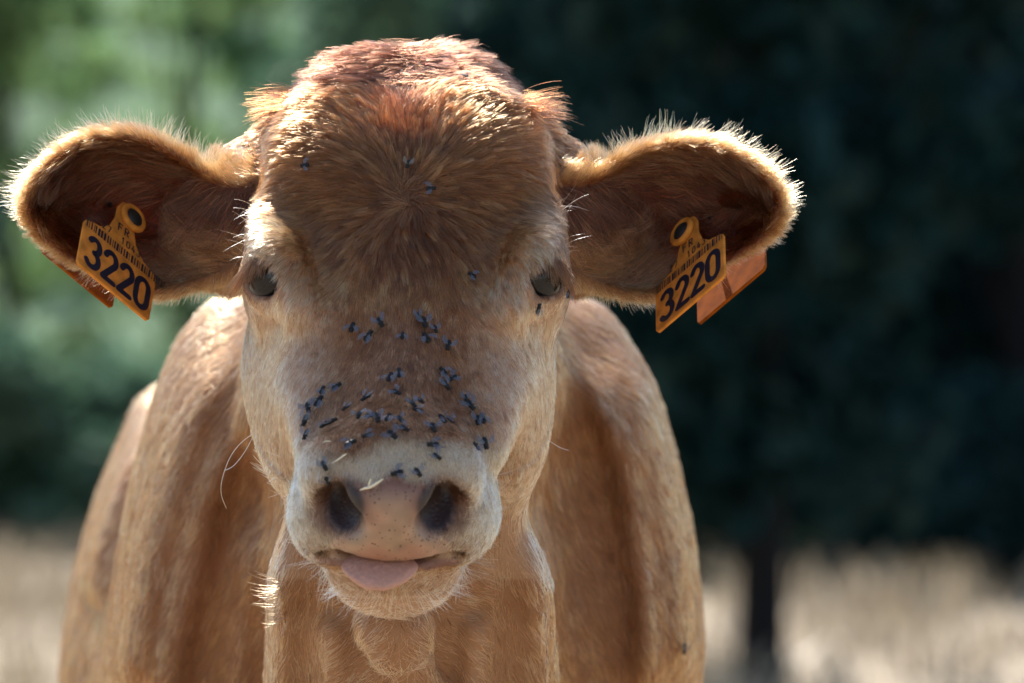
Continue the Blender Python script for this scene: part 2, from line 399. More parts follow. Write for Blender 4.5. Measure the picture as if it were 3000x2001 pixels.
def skin_mat():
    """coat and bare skin of the calf; colour attribute holds the markings, with shade painted in under the fur, 'bare' says where skin shows"""
    m, n, l, b = nodes('calf_coat')
    at = n.new('ShaderNodeAttribute'); at.attribute_name = 'coat'
    bare = n.new('ShaderNodeAttribute'); bare.attribute_name = 'bare'
    ear = n.new('ShaderNodeAttribute'); ear.attribute_name = 'ear'
    tc = n.new('ShaderNodeTexCoord')
    # fine freckles on the bare nose
    vo = n.new('ShaderNodeTexVoronoi'); vo.inputs['Scale'].default_value = 330; l.new(tc.outputs['Object'], vo.inputs['Vector'])
    ns = n.new('ShaderNodeTexNoise'); ns.inputs['Scale'].default_value = 60; l.new(tc.outputs['Object'], ns.inputs['Vector'])
    thr = n.new('ShaderNodeMath'); thr.operation = 'MULTIPLY'; thr.inputs[1].default_value = .42; l.new(ns.outputs[0], thr.inputs[0])
    lt = n.new('ShaderNodeMath'); lt.operation = 'LESS_THAN'; l.new(vo.outputs['Distance'], lt.inputs[0]); l.new(thr.outputs[0], lt.inputs[1])
    vr = n.new('ShaderNodeSeparateColor'); l.new(vo.outputs['Color'], vr.inputs[0])
    gt = n.new('ShaderNodeMath'); gt.operation = 'GREATER_THAN'; gt.inputs[1].default_value = .3; l.new(vr.outputs[0], gt.inputs[0])
    a1 = n.new('ShaderNodeMath'); a1.operation = 'MULTIPLY'; l.new(lt.outputs[0], a1.inputs[0]); l.new(gt.outputs[0], a1.inputs[1])
    a2 = n.new('ShaderNodeMath'); a2.operation = 'MULTIPLY'; l.new(a1.outputs[0], a2.inputs[0]); l.new(bare.outputs['Fac'], a2.inputs[1])
    a3 = n.new('ShaderNodeMath'); a3.operation = 'MULTIPLY'; a3.inputs[1].default_value = .75; l.new(a2.outputs[0], a3.inputs[0])
    mx = n.new('ShaderNodeMix'); mx.data_type = 'RGBA'; l.new(a3.outputs[0], mx.inputs[0]); l.new(at.outputs['Color'], mx.inputs[6]); mx.inputs[7].default_value = (.035, .014, .009, 1)
    l.new(mx.outputs[2], b.inputs['Base Color'])
    mr = n.new('ShaderNodeMapRange'); l.new(bare.outputs['Fac'], mr.inputs[0]); mr.inputs[3].default_value = .85; mr.inputs[4].default_value = .42; l.new(mr.outputs[0], b.inputs['Roughness'])
    b.inputs['Subsurface Radius'].default_value = (.008, .003, .0015)
    sw = n.new('ShaderNodeMath'); sw.operation = 'MULTIPLY'; sw.inputs[1].default_value = .3; l.new(bare.outputs['Fac'], sw.inputs[0]); l.new(sw.outputs[0], b.inputs['Subsurface Weight']); b.inputs['Subsurface Scale'].default_value = .5
    wr = n.new('ShaderNodeTexVoronoi'); wr.feature = 'DISTANCE_TO_EDGE'; wr.inputs['Scale'].default_value = 330; l.new(tc.outputs['Object'], wr.inputs['Vector'])
    bp = n.new('ShaderNodeBump'); bp.inputs['Distance'].default_value = .0012
    bs = n.new('ShaderNodeMath'); bs.operation = 'MULTIPLY'; bs.inputs[1].default_value = .3; l.new(bare.outputs['Fac'], bs.inputs[0]); l.new(bs.outputs[0], bp.inputs['Strength'])
    l.new(wr.outputs['Distance'], bp.inputs['Height']); l.new(bp.outputs[0], b.inputs['Normal'])
    tr = n.new('ShaderNodeBsdfTranslucent'); tr.inputs['Color'].default_value = (.85, .16, .06, 1)
    ms = n.new('ShaderNodeMixShader'); em = n.new('ShaderNodeMath'); em.operation = 'MULTIPLY'; em.inputs[1].default_value = .16; l.new(ear.outputs['Fac'], em.inputs[0]); l.new(em.outputs[0], ms.inputs[0])
    l.new(b.outputs[0], ms.inputs[1]); l.new(tr.outputs[0], ms.inputs[2])
    l.new(ms.outputs[0], n['Material Output'].inputs['Surface'])
    return m
def obj_props(o, label=None, cat=None, group=None, kind=None):
    if label: o['label'] = label
    if cat: o['category'] = cat
    if group: o['group'] = group
    if kind: o['kind'] = kind
    return o

# ------------------------------------------------------------------ coat markings (linear colour), where skin is bare
def uv_of(P):
    k = (D + P[:, 1]) / D
    return 1175.5 + P[:, 0] / (S * k), 784 - (P[:, 2] - ZC) / (S * k)
def vnoise(P, sc, seed=0):
    """smooth cheap noise, roughly -1..1"""
    r = np.random.default_rng(seed); o = np.zeros(len(P))
    for q in range(7):
        w = r.normal(size=3); w = w / np.linalg.norm(w) * sc * (0.6 + 1.1 * r.random()); o += np.sin(P @ w + r.random() * 6.28)
    return o / 3.2
def lerp(a, b, t): return a + (np.asarray(b) - a) * np.asarray(t)[..., None]
def ear_info(P):
    """which ear (0 none), distance inside the rim"""
    which = np.zeros(len(P), int); ins = np.full(len(P), -1.0)
    cand = (P[:, 1] > .085) & (P[:, 1] < .215) & (np.abs(P[:, 0] - E0[0]) > .100) & (P[:, 2] > ZC + .015)
    for s_ in (-1, 1):
        m = cand & (np.sign(P[:, 0] - E0[0]) == s_)
        d = -poly_sdf(EARPOLY[s_], P[m, 0], P[m, 2]); i = np.where(m)[0]
        ok = d > -.012
        which[i[ok]] = s_; ins[i[ok]] = d[ok]
    return which, ins
def eye_dist(P): return np.minimum(np.linalg.norm(P - EYE[-1], axis=1), np.linalg.norm(P - EYE[1], axis=1))
TAN = np.array((.49, .238, .106)); BROWN = np.array((.222, .103, .050)); CREAM = np.array((.72, .475, .315)); WHITE = np.array((.74, .60, .44))
NOSE = np.array((.34, .21, .135)); TAUPE = np.array((.40, .218, .122)); RED = np.array((.070, .030, .018)); DARKSKIN = np.array((.16, .07, .045))
def ell2(u, v, cu, cv, ru, rv, soft=.35):
    d = np.sqrt(((u - cu) / ru) ** 2 + ((v - cv) / rv) ** 2); return ss(1 + soft, 1 - soft, d)
def markings(P, Nn):
    u, v = uv_of(P); X, A, N = to_head(P[:, 0], P[:, 1], P[:, 2]); u = u + 0.0
    n1 = vnoise(P, 60, 1); n2 = vnoise(P, 180, 2)
    um = np.abs(u - 930); head = (P[:, 1] < .27) & (A > -.26) & (N > -.26)
    C = np.tile(TAN, (len(P), 1)) * (1 + .08 * n1)[:, None]
    bodym = P[:, 1] > .2
    C = lerp(C, (.38, .175, .065), .5 * ss(.2, 1, vnoise(P, 14, 5)) * bodym)
    C = lerp(C, CREAM, .45 * ss(1150, 1500, v) * (P[:, 1] < .36) * (um < 330))
    # face
    f = head & (v < 1330)
    C = np.where(f[:, None], lerp(C, BROWN, ss(700, 560, v + .25 * um) * .8), C)
    C = np.where(f[:, None], lerp(C, RED, np.maximum(ss(260, 180, v), .8 * ss(400, 250, v + 1.1 * um))), C)
    br = np.exp(-((u - 930 + 30 * ss(700, 1100, v)) / (120 + 60 * ss(800, 1000, v))) ** 4) * ss(620, 800, v) * f        # dark stripe of the nose
    cheek = ss(95, 240, um + .1 * (v - 700)) * ss(560, 720, v) * f
    C = lerp(C, CREAM, cheek * .85)
    C = lerp(C, TAUPE, br)
    for s_ in (-1, 1):
        C = lerp(C, CREAM * 1.08, f * ell2(u, v, 930 + s_ * 318, 605, 84, 125, .55) * .62)
        C = lerp(C, np.array((.34, .16, .08)), f * ell2(u, v, 930 + s_ * 312, 640, 44, 48, .25) * .8)
    # muzzle: pale ring, bare nose
    mz = f & (A > .095)
    muz = ss(1000, 1050, v - 18 * n1 + 30 * np.exp(-((u - 900) / 60.) ** 2)) * (A > .095) * head
    side = ss(.088, .125, A + .006 * n1) * ss(40, 90, np.abs(u - 900) - 60) * (v > 1010) * head
    C = lerp(C, WHITE, np.clip(muz, 0, 1) * (v < 1330))
    lip = ss(1210, 1270, v) * mz * ell2(u, v, 900, 1280, 250, 75)
    C = lerp(C, np.array((.42, .27, .18)), lip * .8)
    chin = head & (A > .10) & (v > 1296) & (v < 1432) & (P[:, 1] < .04)
    C = np.where(chin[:, None], lerp(np.tile(CREAM * 1.1, (len(P), 1)), (.50, .30, .18), ss(1400, 1330, v) * .6), C)
    bare = np.zeros(len(P))
    plate = ss(1090, 1112, v + 12 * n2 - 18 * ss(60, 140, np.abs(u - 897))) * ss(1302, 1285, v) * ss(25, -20, np.abs(u - 897) - (76 + 62 * ss(1195, 1262, v))) * (A > .12) * head
    plate = plate * (1 - .0)
    n3 = vnoise(P, 520, 8); C = lerp(C, NOSE * (1 + .10 * n1 + .14 * n3)[:, None] * np.stack([1 + .05 * n2, 1 - .05 * n2, 1 - .06 * n2], 1), plate); bare = np.maximum(bare, plate)
    top = ss(1185, 1100, v) * plate; C = lerp(C, np.array((.17, .075, .055)), top * .9 * ss(-1.1, .4, n1)); low = ss(1235, 1275, v) * plate; C = lerp(C, np.array((.45, .22, .15)), low * .5 * ss(-.6, .6, n2))
    for s_ in (-1, 1):
        nz = ell2(u, v, 897 + s_ * 118, 1162, 72, 70, .35) * (A > .11) * head
        C = lerp(C, np.array((.20, .08, .05)), nz * .85); deep = ell2(u, v, 897 + s_ * 104, 1164, 44, 58, .2) * (A > .11) * head; C = lerp(C, np.array((.022, .009, .008)), deep); bare = np.maximum(bare, np.maximum(deep, nz * .5))
    fk = ss(1030, 1050, v) * ss(1100, 1085, v) * ss(130, 90, np.abs(u - 897)) * (A > .1) * head; bare = np.maximum(bare, .38 * fk)
    # inside the mouth, eye rims
    mouth_in = (np.abs(u - 890) < 165) & (v > 1283) & (v < 1362) & (A > .10) & (A < .196 - .00000035 * (u - 890) ** 2) & (N > -.075) & head & (A < .188)
    C[mouth_in] = (.20, .10, .08); bare[mouth_in] = 1
    ed = eye_dist(P); er = ss(.0245, .0205, ed); C = lerp(C, np.array((.10, .045, .03)), er * .9); bare = np.maximum(bare, ss(.0235, .021, ed))
    # ears
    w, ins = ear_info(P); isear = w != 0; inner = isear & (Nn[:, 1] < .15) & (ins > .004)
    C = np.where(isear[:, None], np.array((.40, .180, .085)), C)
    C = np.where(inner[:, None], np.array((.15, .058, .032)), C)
    C = lerp(C, np.array((.55, .38, .24)), isear * ss(ZC + .075, ZC + .035, P[:, 2]) * .6)
    return np.clip(C, .004, .9), np.clip(bare, 0, 1), isear.astype(float), inner
BC, BARE, BEAR, BINNER = markings(BV, BN)
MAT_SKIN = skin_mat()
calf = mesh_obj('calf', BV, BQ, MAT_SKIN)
obj_props(calf, 'tan calf with flies on its face and an orange tag in each ear', 'calf')
def set_attr(me, name, typ, data):
    a = me.attributes.new(name, typ, 'POINT'); d = np.asarray(data, np.float32)
    if typ == 'FLOAT_COLOR': d = np.concatenate([d, np.ones((len(d), 1), np.float32)], 1); a.data.foreach_set('color', d.ravel())
    else: a.data.foreach_set('value', d)
set_attr(calf.data, 'coat', 'FLOAT_COLOR', np.where((BARE > .5)[:, None], BC * .9, BC ** 1.25 * .55)); set_attr(calf.data, 'bare', 'FLOAT', BARE); set_attr(calf.data, 'ear', 'FLOAT', BEAR)  # furred skin darkened: shade between the hairs is painted into the base colour

# ------------------------------------------------------------------ hair
TRI = np.concatenate([BQ[:, [0, 1, 2]], BQ[:, [0, 2, 3]]])
TAREA = np.linalg.norm(np.cross(BV[TRI[:, 1]] - BV[TRI[:, 0]], BV[TRI[:, 2]] - BV[TRI[:, 0]]), axis=1) * .5
TCEN = BV[TRI].mean(1)
def unit(v): return v / (np.linalg.norm(v, axis=-1, keepdims=True) + 1e-12)
def scatter(mask, n, vw=None):
    """roots on the triangles selected by mask; vw = per-vertex weight"""
    n = max(4, int(n * HAIRK)); w = TAREA * mask
    if vw is not None: w = w * vw[TRI].mean(1)
    cw = np.cumsum(w); i = np.searchsorted(cw, rng.random(n) * cw[-1]); i = np.minimum(i, len(TRI) - 1)
    a = np.sqrt(rng.random(n)); b = rng.random(n); W = np.stack([1 - a, a * (1 - b), a * b], 1)
    t = TRI[i]; f = lambda Q: (Q[t] * W[:, :, None]).sum(1)
    return f(BV), unit(f(BN)), f(BC)
def field(P):
    """signed distance to the skin at points (trilinear)"""
    ix, fr = [], []
    for g, q in zip((gx, gy, gz), range(3)):
        p = np.clip(P[:, q], g[0], g[-1] - 1e-6); i = np.clip(np.searchsorted(g, p, side='right') - 1, 0, len(g) - 2)
        ix.append(i); fr.append(((p - g[i]) / (g[i + 1] - g[i])).astype(np.float32))
    o = 0
    for a in (0, 1):
        for b in (0, 1):
            for c in (0, 1):
                w = (fr[0] if a else 1 - fr[0]) * (fr[1] if b else 1 - fr[1]) * (fr[2] if c else 1 - fr[2])
                o = o + w * F[ix[0] + a, ix[1] + b, ix[2] + c]
    return o
def make_hair(name, P, Nn, Dr, L, lift, bend, col, rad, npt=6, clump=0.0, cell=.005, frizz=.12, mat=None, parent=None, tipfade=.35, sag=0.0, gam=1.45, cvar=.20):
    """P roots, Dr lie direction (projected to the skin), L length, lift = sin of the angle at root, bend = how it turns back to the skin"""
    n = len(P)
    Tn = unit(Dr - (Dr * Nn).sum(1, keepdims=True) * Nn)
    Bn = np.cross(Nn, Tn)
    ang = frizz * rng.normal(size=n) + .35 * frizz * 2 * vnoise(P, 420, 11) + frizz * 1.2 * vnoise(P, 150, 12)
    Tn = Tn * np.cos(ang)[:, None] + Bn * np.sin(ang)[:, None]
    s_ = np.linspace(0, 1, npt)
    lf = np.clip(lift * (1 + .35 * rng.normal(size=n)), .03, 1.2)
    curl = frizz * .5 * rng.normal(size=n)
    pos = np.zeros((n, npt, 3)); cur = P - Nn * .0008; step = (L / (npt - 1))[:, None]
    for k in range(npt):
        pos[:, k] = cur
        e = lf * (1 - bend * s_[k]); d = Tn * np.sqrt(np.maximum(1 - np.clip(e, -1, 1) ** 2, .02))[:, None] + Nn * e[:, None] + np.cross(Nn, Tn) * (curl * s_[k])[:, None]
        d[:, 2] -= sag * s_[k]
        cur = cur + unit(d) * step
    if np.max(clump) > 0:
        from mathutils import kdtree
        nc = max(8, int(n / 22)); ci = rng.choice(n, min(nc, n), replace=False)
        kd = kdtree.KDTree(len(ci))
        for q, i in enumerate(ci): kd.insert(P[i], q)
        kd.balance()
        near = np.array([kd.find(p)[1] for p in P]); g = ci[near]
        cl = np.broadcast_to(clump, n) * (.5 + .8 * rng.random(n)); w = (s_ ** 1.3)[None, :, None] * np.clip(cl, 0, .95)[:, None, None]
        off = (P - P[g])[:, None, :]
        pos = pos * (1 - w) + (pos[g] + off * .12) * w
        cv = np.exp(cvar * rng.normal(size=len(ci))); col = col * cv[near][:, None]
    for k in range(1, npt):                                               # keep the hair outside the skin
        d = field(pos[:, k]); low = (.0003 + .06 * L * s_[k]) - d
        pos[:, k] += Nn * np.clip(low, 0, .006)[:, None]
    hc = bpy.data.hair_curves.new(name); hc.add_curves([npt] * n)
    hc.points.foreach_set('position', pos.astype(np.float32).ravel())
    rv = (rad[:, None] if np.ndim(rad) else rad) * np.broadcast_to(1 - (1 - tipfade) * s_ ** 1.6, (n, npt))
    ra = hc.attributes.get('radius') or hc.attributes.new('radius', 'FLOAT', 'POINT'); ra.data.foreach_set('value', rv.astype(np.float32).ravel())
    ta = hc.attributes.new('tint', 'FLOAT_COLOR', 'CURVE'); ta.data.foreach_set('color', np.concatenate([np.clip(np.clip(col, .003, .92) ** gam, .002, .92), np.ones((n, 1))], 1).astype(np.float32).ravel())
    o = bpy.data.objects.new(name, hc); coll.objects.link(o); hc.materials.append(mat or MAT_HAIR); o.parent = parent or calf
    o['kind'] = 'stuff'
    return o
MAT_HAIR = hair_mat('coat_hair'); MAT_WHISKER = hair_mat('whisker', .25, .3)
def vary(col, a=.22): 
    n = len(col); return col * (1 + a * rng.normal(size=n))[:, None] * (1 + .06 * rng.normal(size=(n, 3)))
def face_dir(P):
    X, A, N = to_head(P[:, 0], P[:, 1], P[:, 2]); u, v = uv_of(P)
    q = np.stack([X, A + .0585], 1)
    r = np.linalg.norm(q, axis=1) + 1e-6
    q = q / r[:, None]
    sw = .9 * np.exp(-r / .012)                                           # the whorl turns
    q = np.stack([q[:, 0] * np.cos(sw) - q[:, 1] * np.sin(sw), q[:, 0] * np.sin(sw) + q[:, 1] * np.cos(sw)], 1)
    wv = ss(.015, .07, r); q = q + np.stack([0 * r, .5 * wv], 1); q = q / (np.linalg.norm(q, axis=1, keepdims=True) + 1e-6)
    an = .22 * vnoise(P, 60, 41) + .16 * vnoise(P, 130, 42); q = np.stack([q[:, 0] * np.cos(an) - q[:, 1] * np.sin(an), q[:, 0] * np.sin(an) + q[:, 1] * np.cos(an)], 1)
    rj = rng.normal(size=q.shape) * (1.1 * np.exp(-(r / .007) ** 2))[:, None]; q = q + rj
    d = q[:, :1] * aX + q[:, 1:] * aA
    # cheeks: down and back
    ck = ss(.045, .085, np.abs(X)) * ss(-.03, .03, A)
    d = lerp(d, 0, 0 * ck) * (1 - ck)[:, None] + ck[:, None] * (np.array([0, .25, -1.0]) + np.sign(X)[:, None] * np.array([.25, 0, 0]))
    nb = ss(.02, .08, A) * ss(.06, .02, np.abs(X)); d = d * (1 - nb)[:, None] + nb[:, None] * (aA + np.sign(X)[:, None] * aX * .45 * (np.abs(X) / .05)[:, None])
    # poll: from the parting outwards and down
    pl = ss(265, 185, v + 18 * np.cos((u - 940) / 60.))
    dp = np.stack([np.sign(X + .0005 + .0045 * rng.normal(size=len(X))) * (.45 + 12 * np.abs(X)), np.full(len(X), -.30), -.30 - 2 * np.abs(X)], 1)
    back = ss(.10, .20, P[:, 1]); dp[:, 1] += .9 * back; dp[:, 2] += .3 * back
    d = d * (1 - pl)[:, None] + unit(dp) * pl[:, None]
    # side of the head behind the forehead: towards the ear
    sd = ss(.105, .15, P[:, 1]) * ss(.05, .09, np.abs(X)) * (1 - pl)
    d = d * (1 - sd)[:, None] + sd[:, None] * (np.sign(X)[:, None] * np.array([.9, 0, 0]) + np.array([0, .2, -.45]))
    return unit(d)
EARV = BEAR > .5; VU, VV = uv_of(BV); VX, VA, VN = to_head(BV[:, 0], BV[:, 1], BV[:, 2])
hairy = np.clip(1 - BARE * 1.15, 0, 1)
tm = lambda vm: vm[TRI].all(1)
HEADV = (BV[:, 1] < .235) & (VA > -.25) & (BV[:, 2] > ZC - .165) & ~EARV & ((VN > -.17) | (BV[:, 2] > ZC))
SEEN = (BN @ np.array([0, -1, 0.1])) > -.55
POLLV = HEADV & (VV < 250) & (np.abs(VX) < .10)
# face and poll
P, Nn, C = scatter(tm(HEADV & SEEN), 240000, hairy * (1 + .4 * (VV < 700)) * np.where(BN[:, 1] < -.1, 1.25, .6))
X, A, N = to_head(P[:, 0], P[:, 1], P[:, 2]); u, v = uv_of(P)
poll = ss(250, 170, v + 22 * np.cos((u - 940) / 55.)) * ss(.105, .085, np.abs(X))
L = .0060 + .0085 * ss(800, 560, v + .2 * np.abs(u - 930)) * ss(.11, .08, np.abs(X)) - .0015 * ss(.10, .14, A) + .0060 * poll
L = np.where(A > .125, .0042, L); L = L * (1 + .22 * rng.normal(size=len(L)))
ed = eye_dist(P); L = np.where(ed < .026, L * .4, L)
lift = .24 + .10 * ss(600, 400, v) + .25 * (A > .13) + .05 * poll
make_hair('face_hair', P, Nn, face_dir(P), np.clip(L, .002, .035), lift, .75, vary(C, .28), .00015, 6, .22 + .42 * ss(720, 560, v), frizz=.11, cvar=.28)
# ears
def grad_poly(s_, P):
    e = .002; x, z = P[:, 0], P[:, 2]; f = lambda a, b: poly_sdf(EARPOLY[s_], a, b)
    g = np.stack([f(x + e, z) - f(x - e, z), np.zeros(len(x)), f(x, z + e) - f(x, z - e)], 1) / (2 * e)
    return g
TAG_TOP = {-1: px(296, 468, .153), 1: px(1580, 500, .153)}
def near_tag(P, s_):
    c = TAG_TOP[s_] + np.array([-.002 + .004 * (s_ > 0), 0, -.024]); d = np.hypot(P[:, 0] - c[0], P[:, 2] - c[2])
    return .30 + .70 * ss(.024, .040, d)
for s_ in (-1, 1):
    mine = EARV & (np.sign(BV[:, 0] - E0[0]) == s_)
    wi = np.where(BINNER, 1.0, 1.3)
    P, Nn, C = scatter(tm(mine), 60000, wi)
    w_, ins = ear_info(P); g = grad_poly(s_, P); rim = ss(.020, .004, ins)
    inner = (Nn[:, 1] < .1) & (ins > .006)
    tip = np.array([s_ * 1.0, 0, -.15])
    d_out = g * .9 + tip * .5 + np.array([0, -.25, 0])
    d_in = tip * .7 + np.array([0, -.6, .15]) - g * .45
    dr = np.where(inner[:, None], d_in, d_out)
    top = ss(ZC + .05, ZC + .10, P[:, 2])
    L = np.where(inner, .011 + .010 * rng.random(len(P)), .0065 + .0045 * rim * (.5 + .7 * top)) * (1 + .25 * rng.normal(size=len(P)))
    L = L * near_tag(P, s_); lift = np.where(inner, .38, .30 + .25 * rim)
    C = np.where(inner[:, None], C, lerp(C, np.array((.48, .27, .13)), rim * .5))
    ho = make_hair('ear_hair', P, Nn, dr, np.clip(L, .003, .03), lift, .45, vary(C, .25), .00011, 6, .5, frizz=.22)
    inn = mine & BINNER
    P, Nn, C = scatter(tm(inn), 4600, np.where(BV[:, 2] > ZC + .05, 1.6, .8)); tb = np.abs(P[:, 0] - E0[0])
    dr = np.stack([s_ * (1.0 + 0 * tb), np.full(len(P), -.55), -.25 + .55 * vnoise(P, 70, 31)], 1) - grad_poly(s_, P) * .5
    make_hair('ear_inner_hair', P, Nn, dr, (.014 + .016 * rng.random(len(P))) * near_tag(P, s_), np.full(len(P), .45), .55, vary(np.tile(np.array((.30, .145, .075)), (len(P), 1)), .4), .00018, 8, .55, frizz=.25, sag=.1)
    # long fringe along the rim
    M = EARPOLY[s_]; k = 2300; t = rng.random(k) * len(M); i = t.astype(int); fr = (t - i)[:, None]
    Q2 = M[i % len(M)] * (1 - fr) + M[(i + 1) % len(M)] * fr
    keep = np.abs(Q2[:, 0] - E0[0]) > .118; Q2 = Q2[keep]
    P = np.stack([Q2[:, 0], EAR_Y + .012 * rng.random(len(Q2)) + .02 * (Q2[:, 1] < ZC + .045), Q2[:, 1]], 1)
    g = unit(grad_poly(s_, P)); P = P - g * .002
    up = ss(ZC + .06, ZC + .11, P[:, 2])
    L = (.007 + .013 * up + .006 * (P[:, 2] < ZC + .05)) * (.4 + 1.0 * rng.random(len(P)) ** 1.5)
    Cf = np.tile(np.array((.58, .36, .17)), (len(P), 1))
    nrm = unit(np.tile([0, -1.0, 0], (len(P), 1)) + .3 * rng.normal(size=(len(P), 3)))
    make_hair('ear_fringe', P, nrm, g + np.array([s_ * .55, 0, 0]), L, np.full(len(P), .15), .5, vary(Cf, .2), .00013, 7, .35, frizz=.28)
# body
BODYV = ~HEADV & ~EARV & (BV[:, 1] < 1.75) & (BV[:, 2] > .66) & ((BN @ np.array([0, -1, 0])) > -.6)
wt = np.where(BV[:, 1] < .5, 1.0, .45)
P, Nn, C = scatter(tm(BODYV), 190000, wt); sx = np.sign(P[:, 0] - BX)
dr = np.stack([.28 * sx + .12 * vnoise(P, 40, 21), np.full(len(P), .25), np.full(len(P), -1.0)], 1)
dew = (np.abs(P[:, 0] - E0[0]) < .055) & (P[:, 1] < .25)
dr[dew] = np.stack([.9 * np.tanh((P[dew, 0] - E0[0] + .004) / .012 + .8 * rng.normal(size=dew.sum())), np.full(dew.sum(), .1), np.full(dew.sum(), -.6)], 1)
L = .011 * (1 + .25 * rng.normal(size=len(P)))
make_hair('body_hair', P, Nn, dr, np.clip(L, .005, .03), np.full(len(P), .16), .7, vary(C, .28), .00024, 5, .42, frizz=.12, cvar=.22)
# tufts where horns will grow
for s_, (u0, v0) in ((-1, (682, 215)), (1, (1190, 228))):
    m = (np.hypot(VU - u0, VV - v0) < 24) & (BV[:, 1] < .235)
    P, Nn, C = scatter(tm(m), 430); L = .040 * (.45 + .7 * rng.random(len(P)))
    make_hair('horn_tuft', P, Nn, np.tile([s_ * 1.0, -.2, .55 if s_ < 0 else .25], (len(P), 1)), L, np.full(len(P), .55), .3, vary(np.tile(np.array((.10, .036, .013)), (len(P), 1)), .3), .00015, 8, .55, frizz=.34)
print('hair', time.time() - T0)

# ------------------------------------------------------------------ eyes, tongue, lashes, whiskers
from mathutils.bvhtree import BVHTree
BVH = BVHTree.FromPolygons(BV.tolist(), BQ.tolist())
CAMP = Vector((0, -D, ZC))
def on_calf(u, v):
    t = Vector(px(u, v, 0)); h = BVH.ray_cast(CAMP, (t - CAMP).normalized())
    return h[0], h[1]
def uv_sphere(nu=32, nv=20):
    V = [(math.cos(2*math.pi*i/nu)*math.sin(math.pi*j/nv), math.sin(2*math.pi*i/nu)*math.sin(math.pi*j/nv), math.cos(math.pi*j/nv)) for j in range(nv+1) for i in range(nu)]
    Q = [(j*nu+i, (j+1)*nu+i, (j+1)*nu+(i+1) % nu, j*nu+(i+1) % nu) for j in range(nv) for i in range(nu)]
    return np.array(V), np.array(Q)
SV, SQ = uv_sphere()
def eye_mat():
    m, n, l, b = nodes('eyeball')
    b.inputs['Base Color'].default_value = (.012, .010, .012, 1); b.inputs['Roughness'].default_value = .03
    b.inputs['IOR'].default_value = 1.34; b.inputs['Specular IOR Level'].default_value = .6
    tc = n.new('ShaderNodeTexCoord'); tx = n.new('ShaderNodeTexNoise'); tx.inputs['Scale'].default_value = 220; l.new(tc.outputs['Object'], tx.inputs['Vector'])
    cr_ = n.new('ShaderNodeValToRGB'); cr_.color_ramp.elements[0].color = (.003, .003, .004, 1); cr_.color_ramp.elements[1].color = (.016, .012, .012, 1)
    l.new(tx.outputs[0], cr_.inputs[0]); l.new(cr_.outputs[0], b.inputs['Base Color'])
    return m
MAT_EYE = eye_mat()
for s_ in (-1, 1):
    mesh_obj('eye', SV * EYE_R + EYE[s_], SQ, MAT_EYE, calf)
    # upper lashes hang from the lid, long at the outer corner
    rt = []
    for k in range(330):
        t = random.random() ** 1.2; h, nn = on_calf(930 + s_ * (930 - (562 + 84 * t)), 600 - 15 * math.sin(math.pi * min(1, t * 1.1)) + random.gauss(0, 4) + (14 if t < .15 else 0))
        if h is not None: rt.append((np.array(h), t))
    P = np.array([q[0] for q in rt]); t = np.array([q[1] for q in rt]); n = len(P)
    P[:, 1] -= .0012
    Dr = np.stack([s_ * (.55 - .55 * t) + .12 * rng.normal(size=n), -.42 + 0 * t, -1.0 + .1 * rng.normal(size=n)], 1)
    Nn = np.tile(unit(np.array([s_ * .3, -1.0, .0])), (n, 1))
    L = (.026 - .018 * t ** .7) * (.6 + .6 * rng.random(n))
    make_hair('eyelashes', P, Nn, Dr, L, np.full(n, .22), .6, vary(np.tile(np.array((.20, .095, .045)), (n, 1)), .35), .00020, 8, .4, frizz=.12, mat=MAT_WHISKER)
    # stiff pale hairs of the brow
    n = 28; t = rng.random(n)
    P = np.array([px(930 + s_ * (930 - a), b, c) for a, b, c in zip(566 + 26 * rng.random(n), 470 + 140 * t, .03 + .02 * rng.random(n))])
    Nn = np.tile(np.array([0, -1.0, .1]), (n, 1)); Dr = np.stack([np.full(n, s_ * 1.0), -.3 * rng.random(n), .35 - .6 * t + .3 * rng.normal(size=n)], 1)
    make_hair('brow_whiskers', P, Nn, Dr, .008 + .014 * rng.random(n) ** 1.5, np.full(n, .2), .2, vary(np.tile(np.array((.66, .48, .28)), (n, 1)), .15), .00013, 8, 0, frizz=.5, mat=MAT_WHISKER, gam=1.0, sag=.4)
tg = SV.copy(); tg = np.stack([tg[:, 0] * .0245, tg[:, 1] * .021 * (1 - .35 * tg[:, 0] ** 2), tg[:, 2] * .0068 * (1 - .25 * tg[:, 0] ** 2)], 1); tg[:, 2] += .0006 * np.sin(tg[:, 0] * 900) * np.cos(tg[:, 1] * 700)
tg[:, 2] -= 5.5 * tg[:, 0] ** 2 * -1 * .35; tg[:, 2] += .0016 * np.cos(tg[:, 0] / .006) * 0
Rt = np.array(Matrix.Rotation(math.radians(38), 3, 'X')); tg = tg @ Rt.T + px(872, 1305, -.0875)
tongue = mesh_obj('tongue', tg, SQ, plain('tongue', (.46, .245, .185), .42, .30, 420, .4, .3, .4), calf)
def whiskers(name, mask, n, dirf, L0, L1, col=(.80, .66, .48), rad=.00013, lift=.55):
    P, Nn, C = scatter(tm(mask), n); u, v = uv_of(P); n = len(P)
    make_hair(name, P, Nn, dirf(u, v), L0 + (L1 - L0) * rng.random(n) ** 1.4, np.full(n, lift), .3, vary(np.tile(np.array(col), (n, 1)), .12), rad, 8, 0, frizz=.2, mat=MAT_WHISKER, gam=1.0, sag=.12)
MZ = HEADV & (VA > .09) & (BN @ np.array([0, -1, 0]) > -.3)
whiskers('chin_whiskers', MZ & (VV > 1335), 150, lambda u, v: np.stack([(u - 900) / 90., np.full(len(u), .15), np.full(len(u), -1.0)], 1), .010, .024)
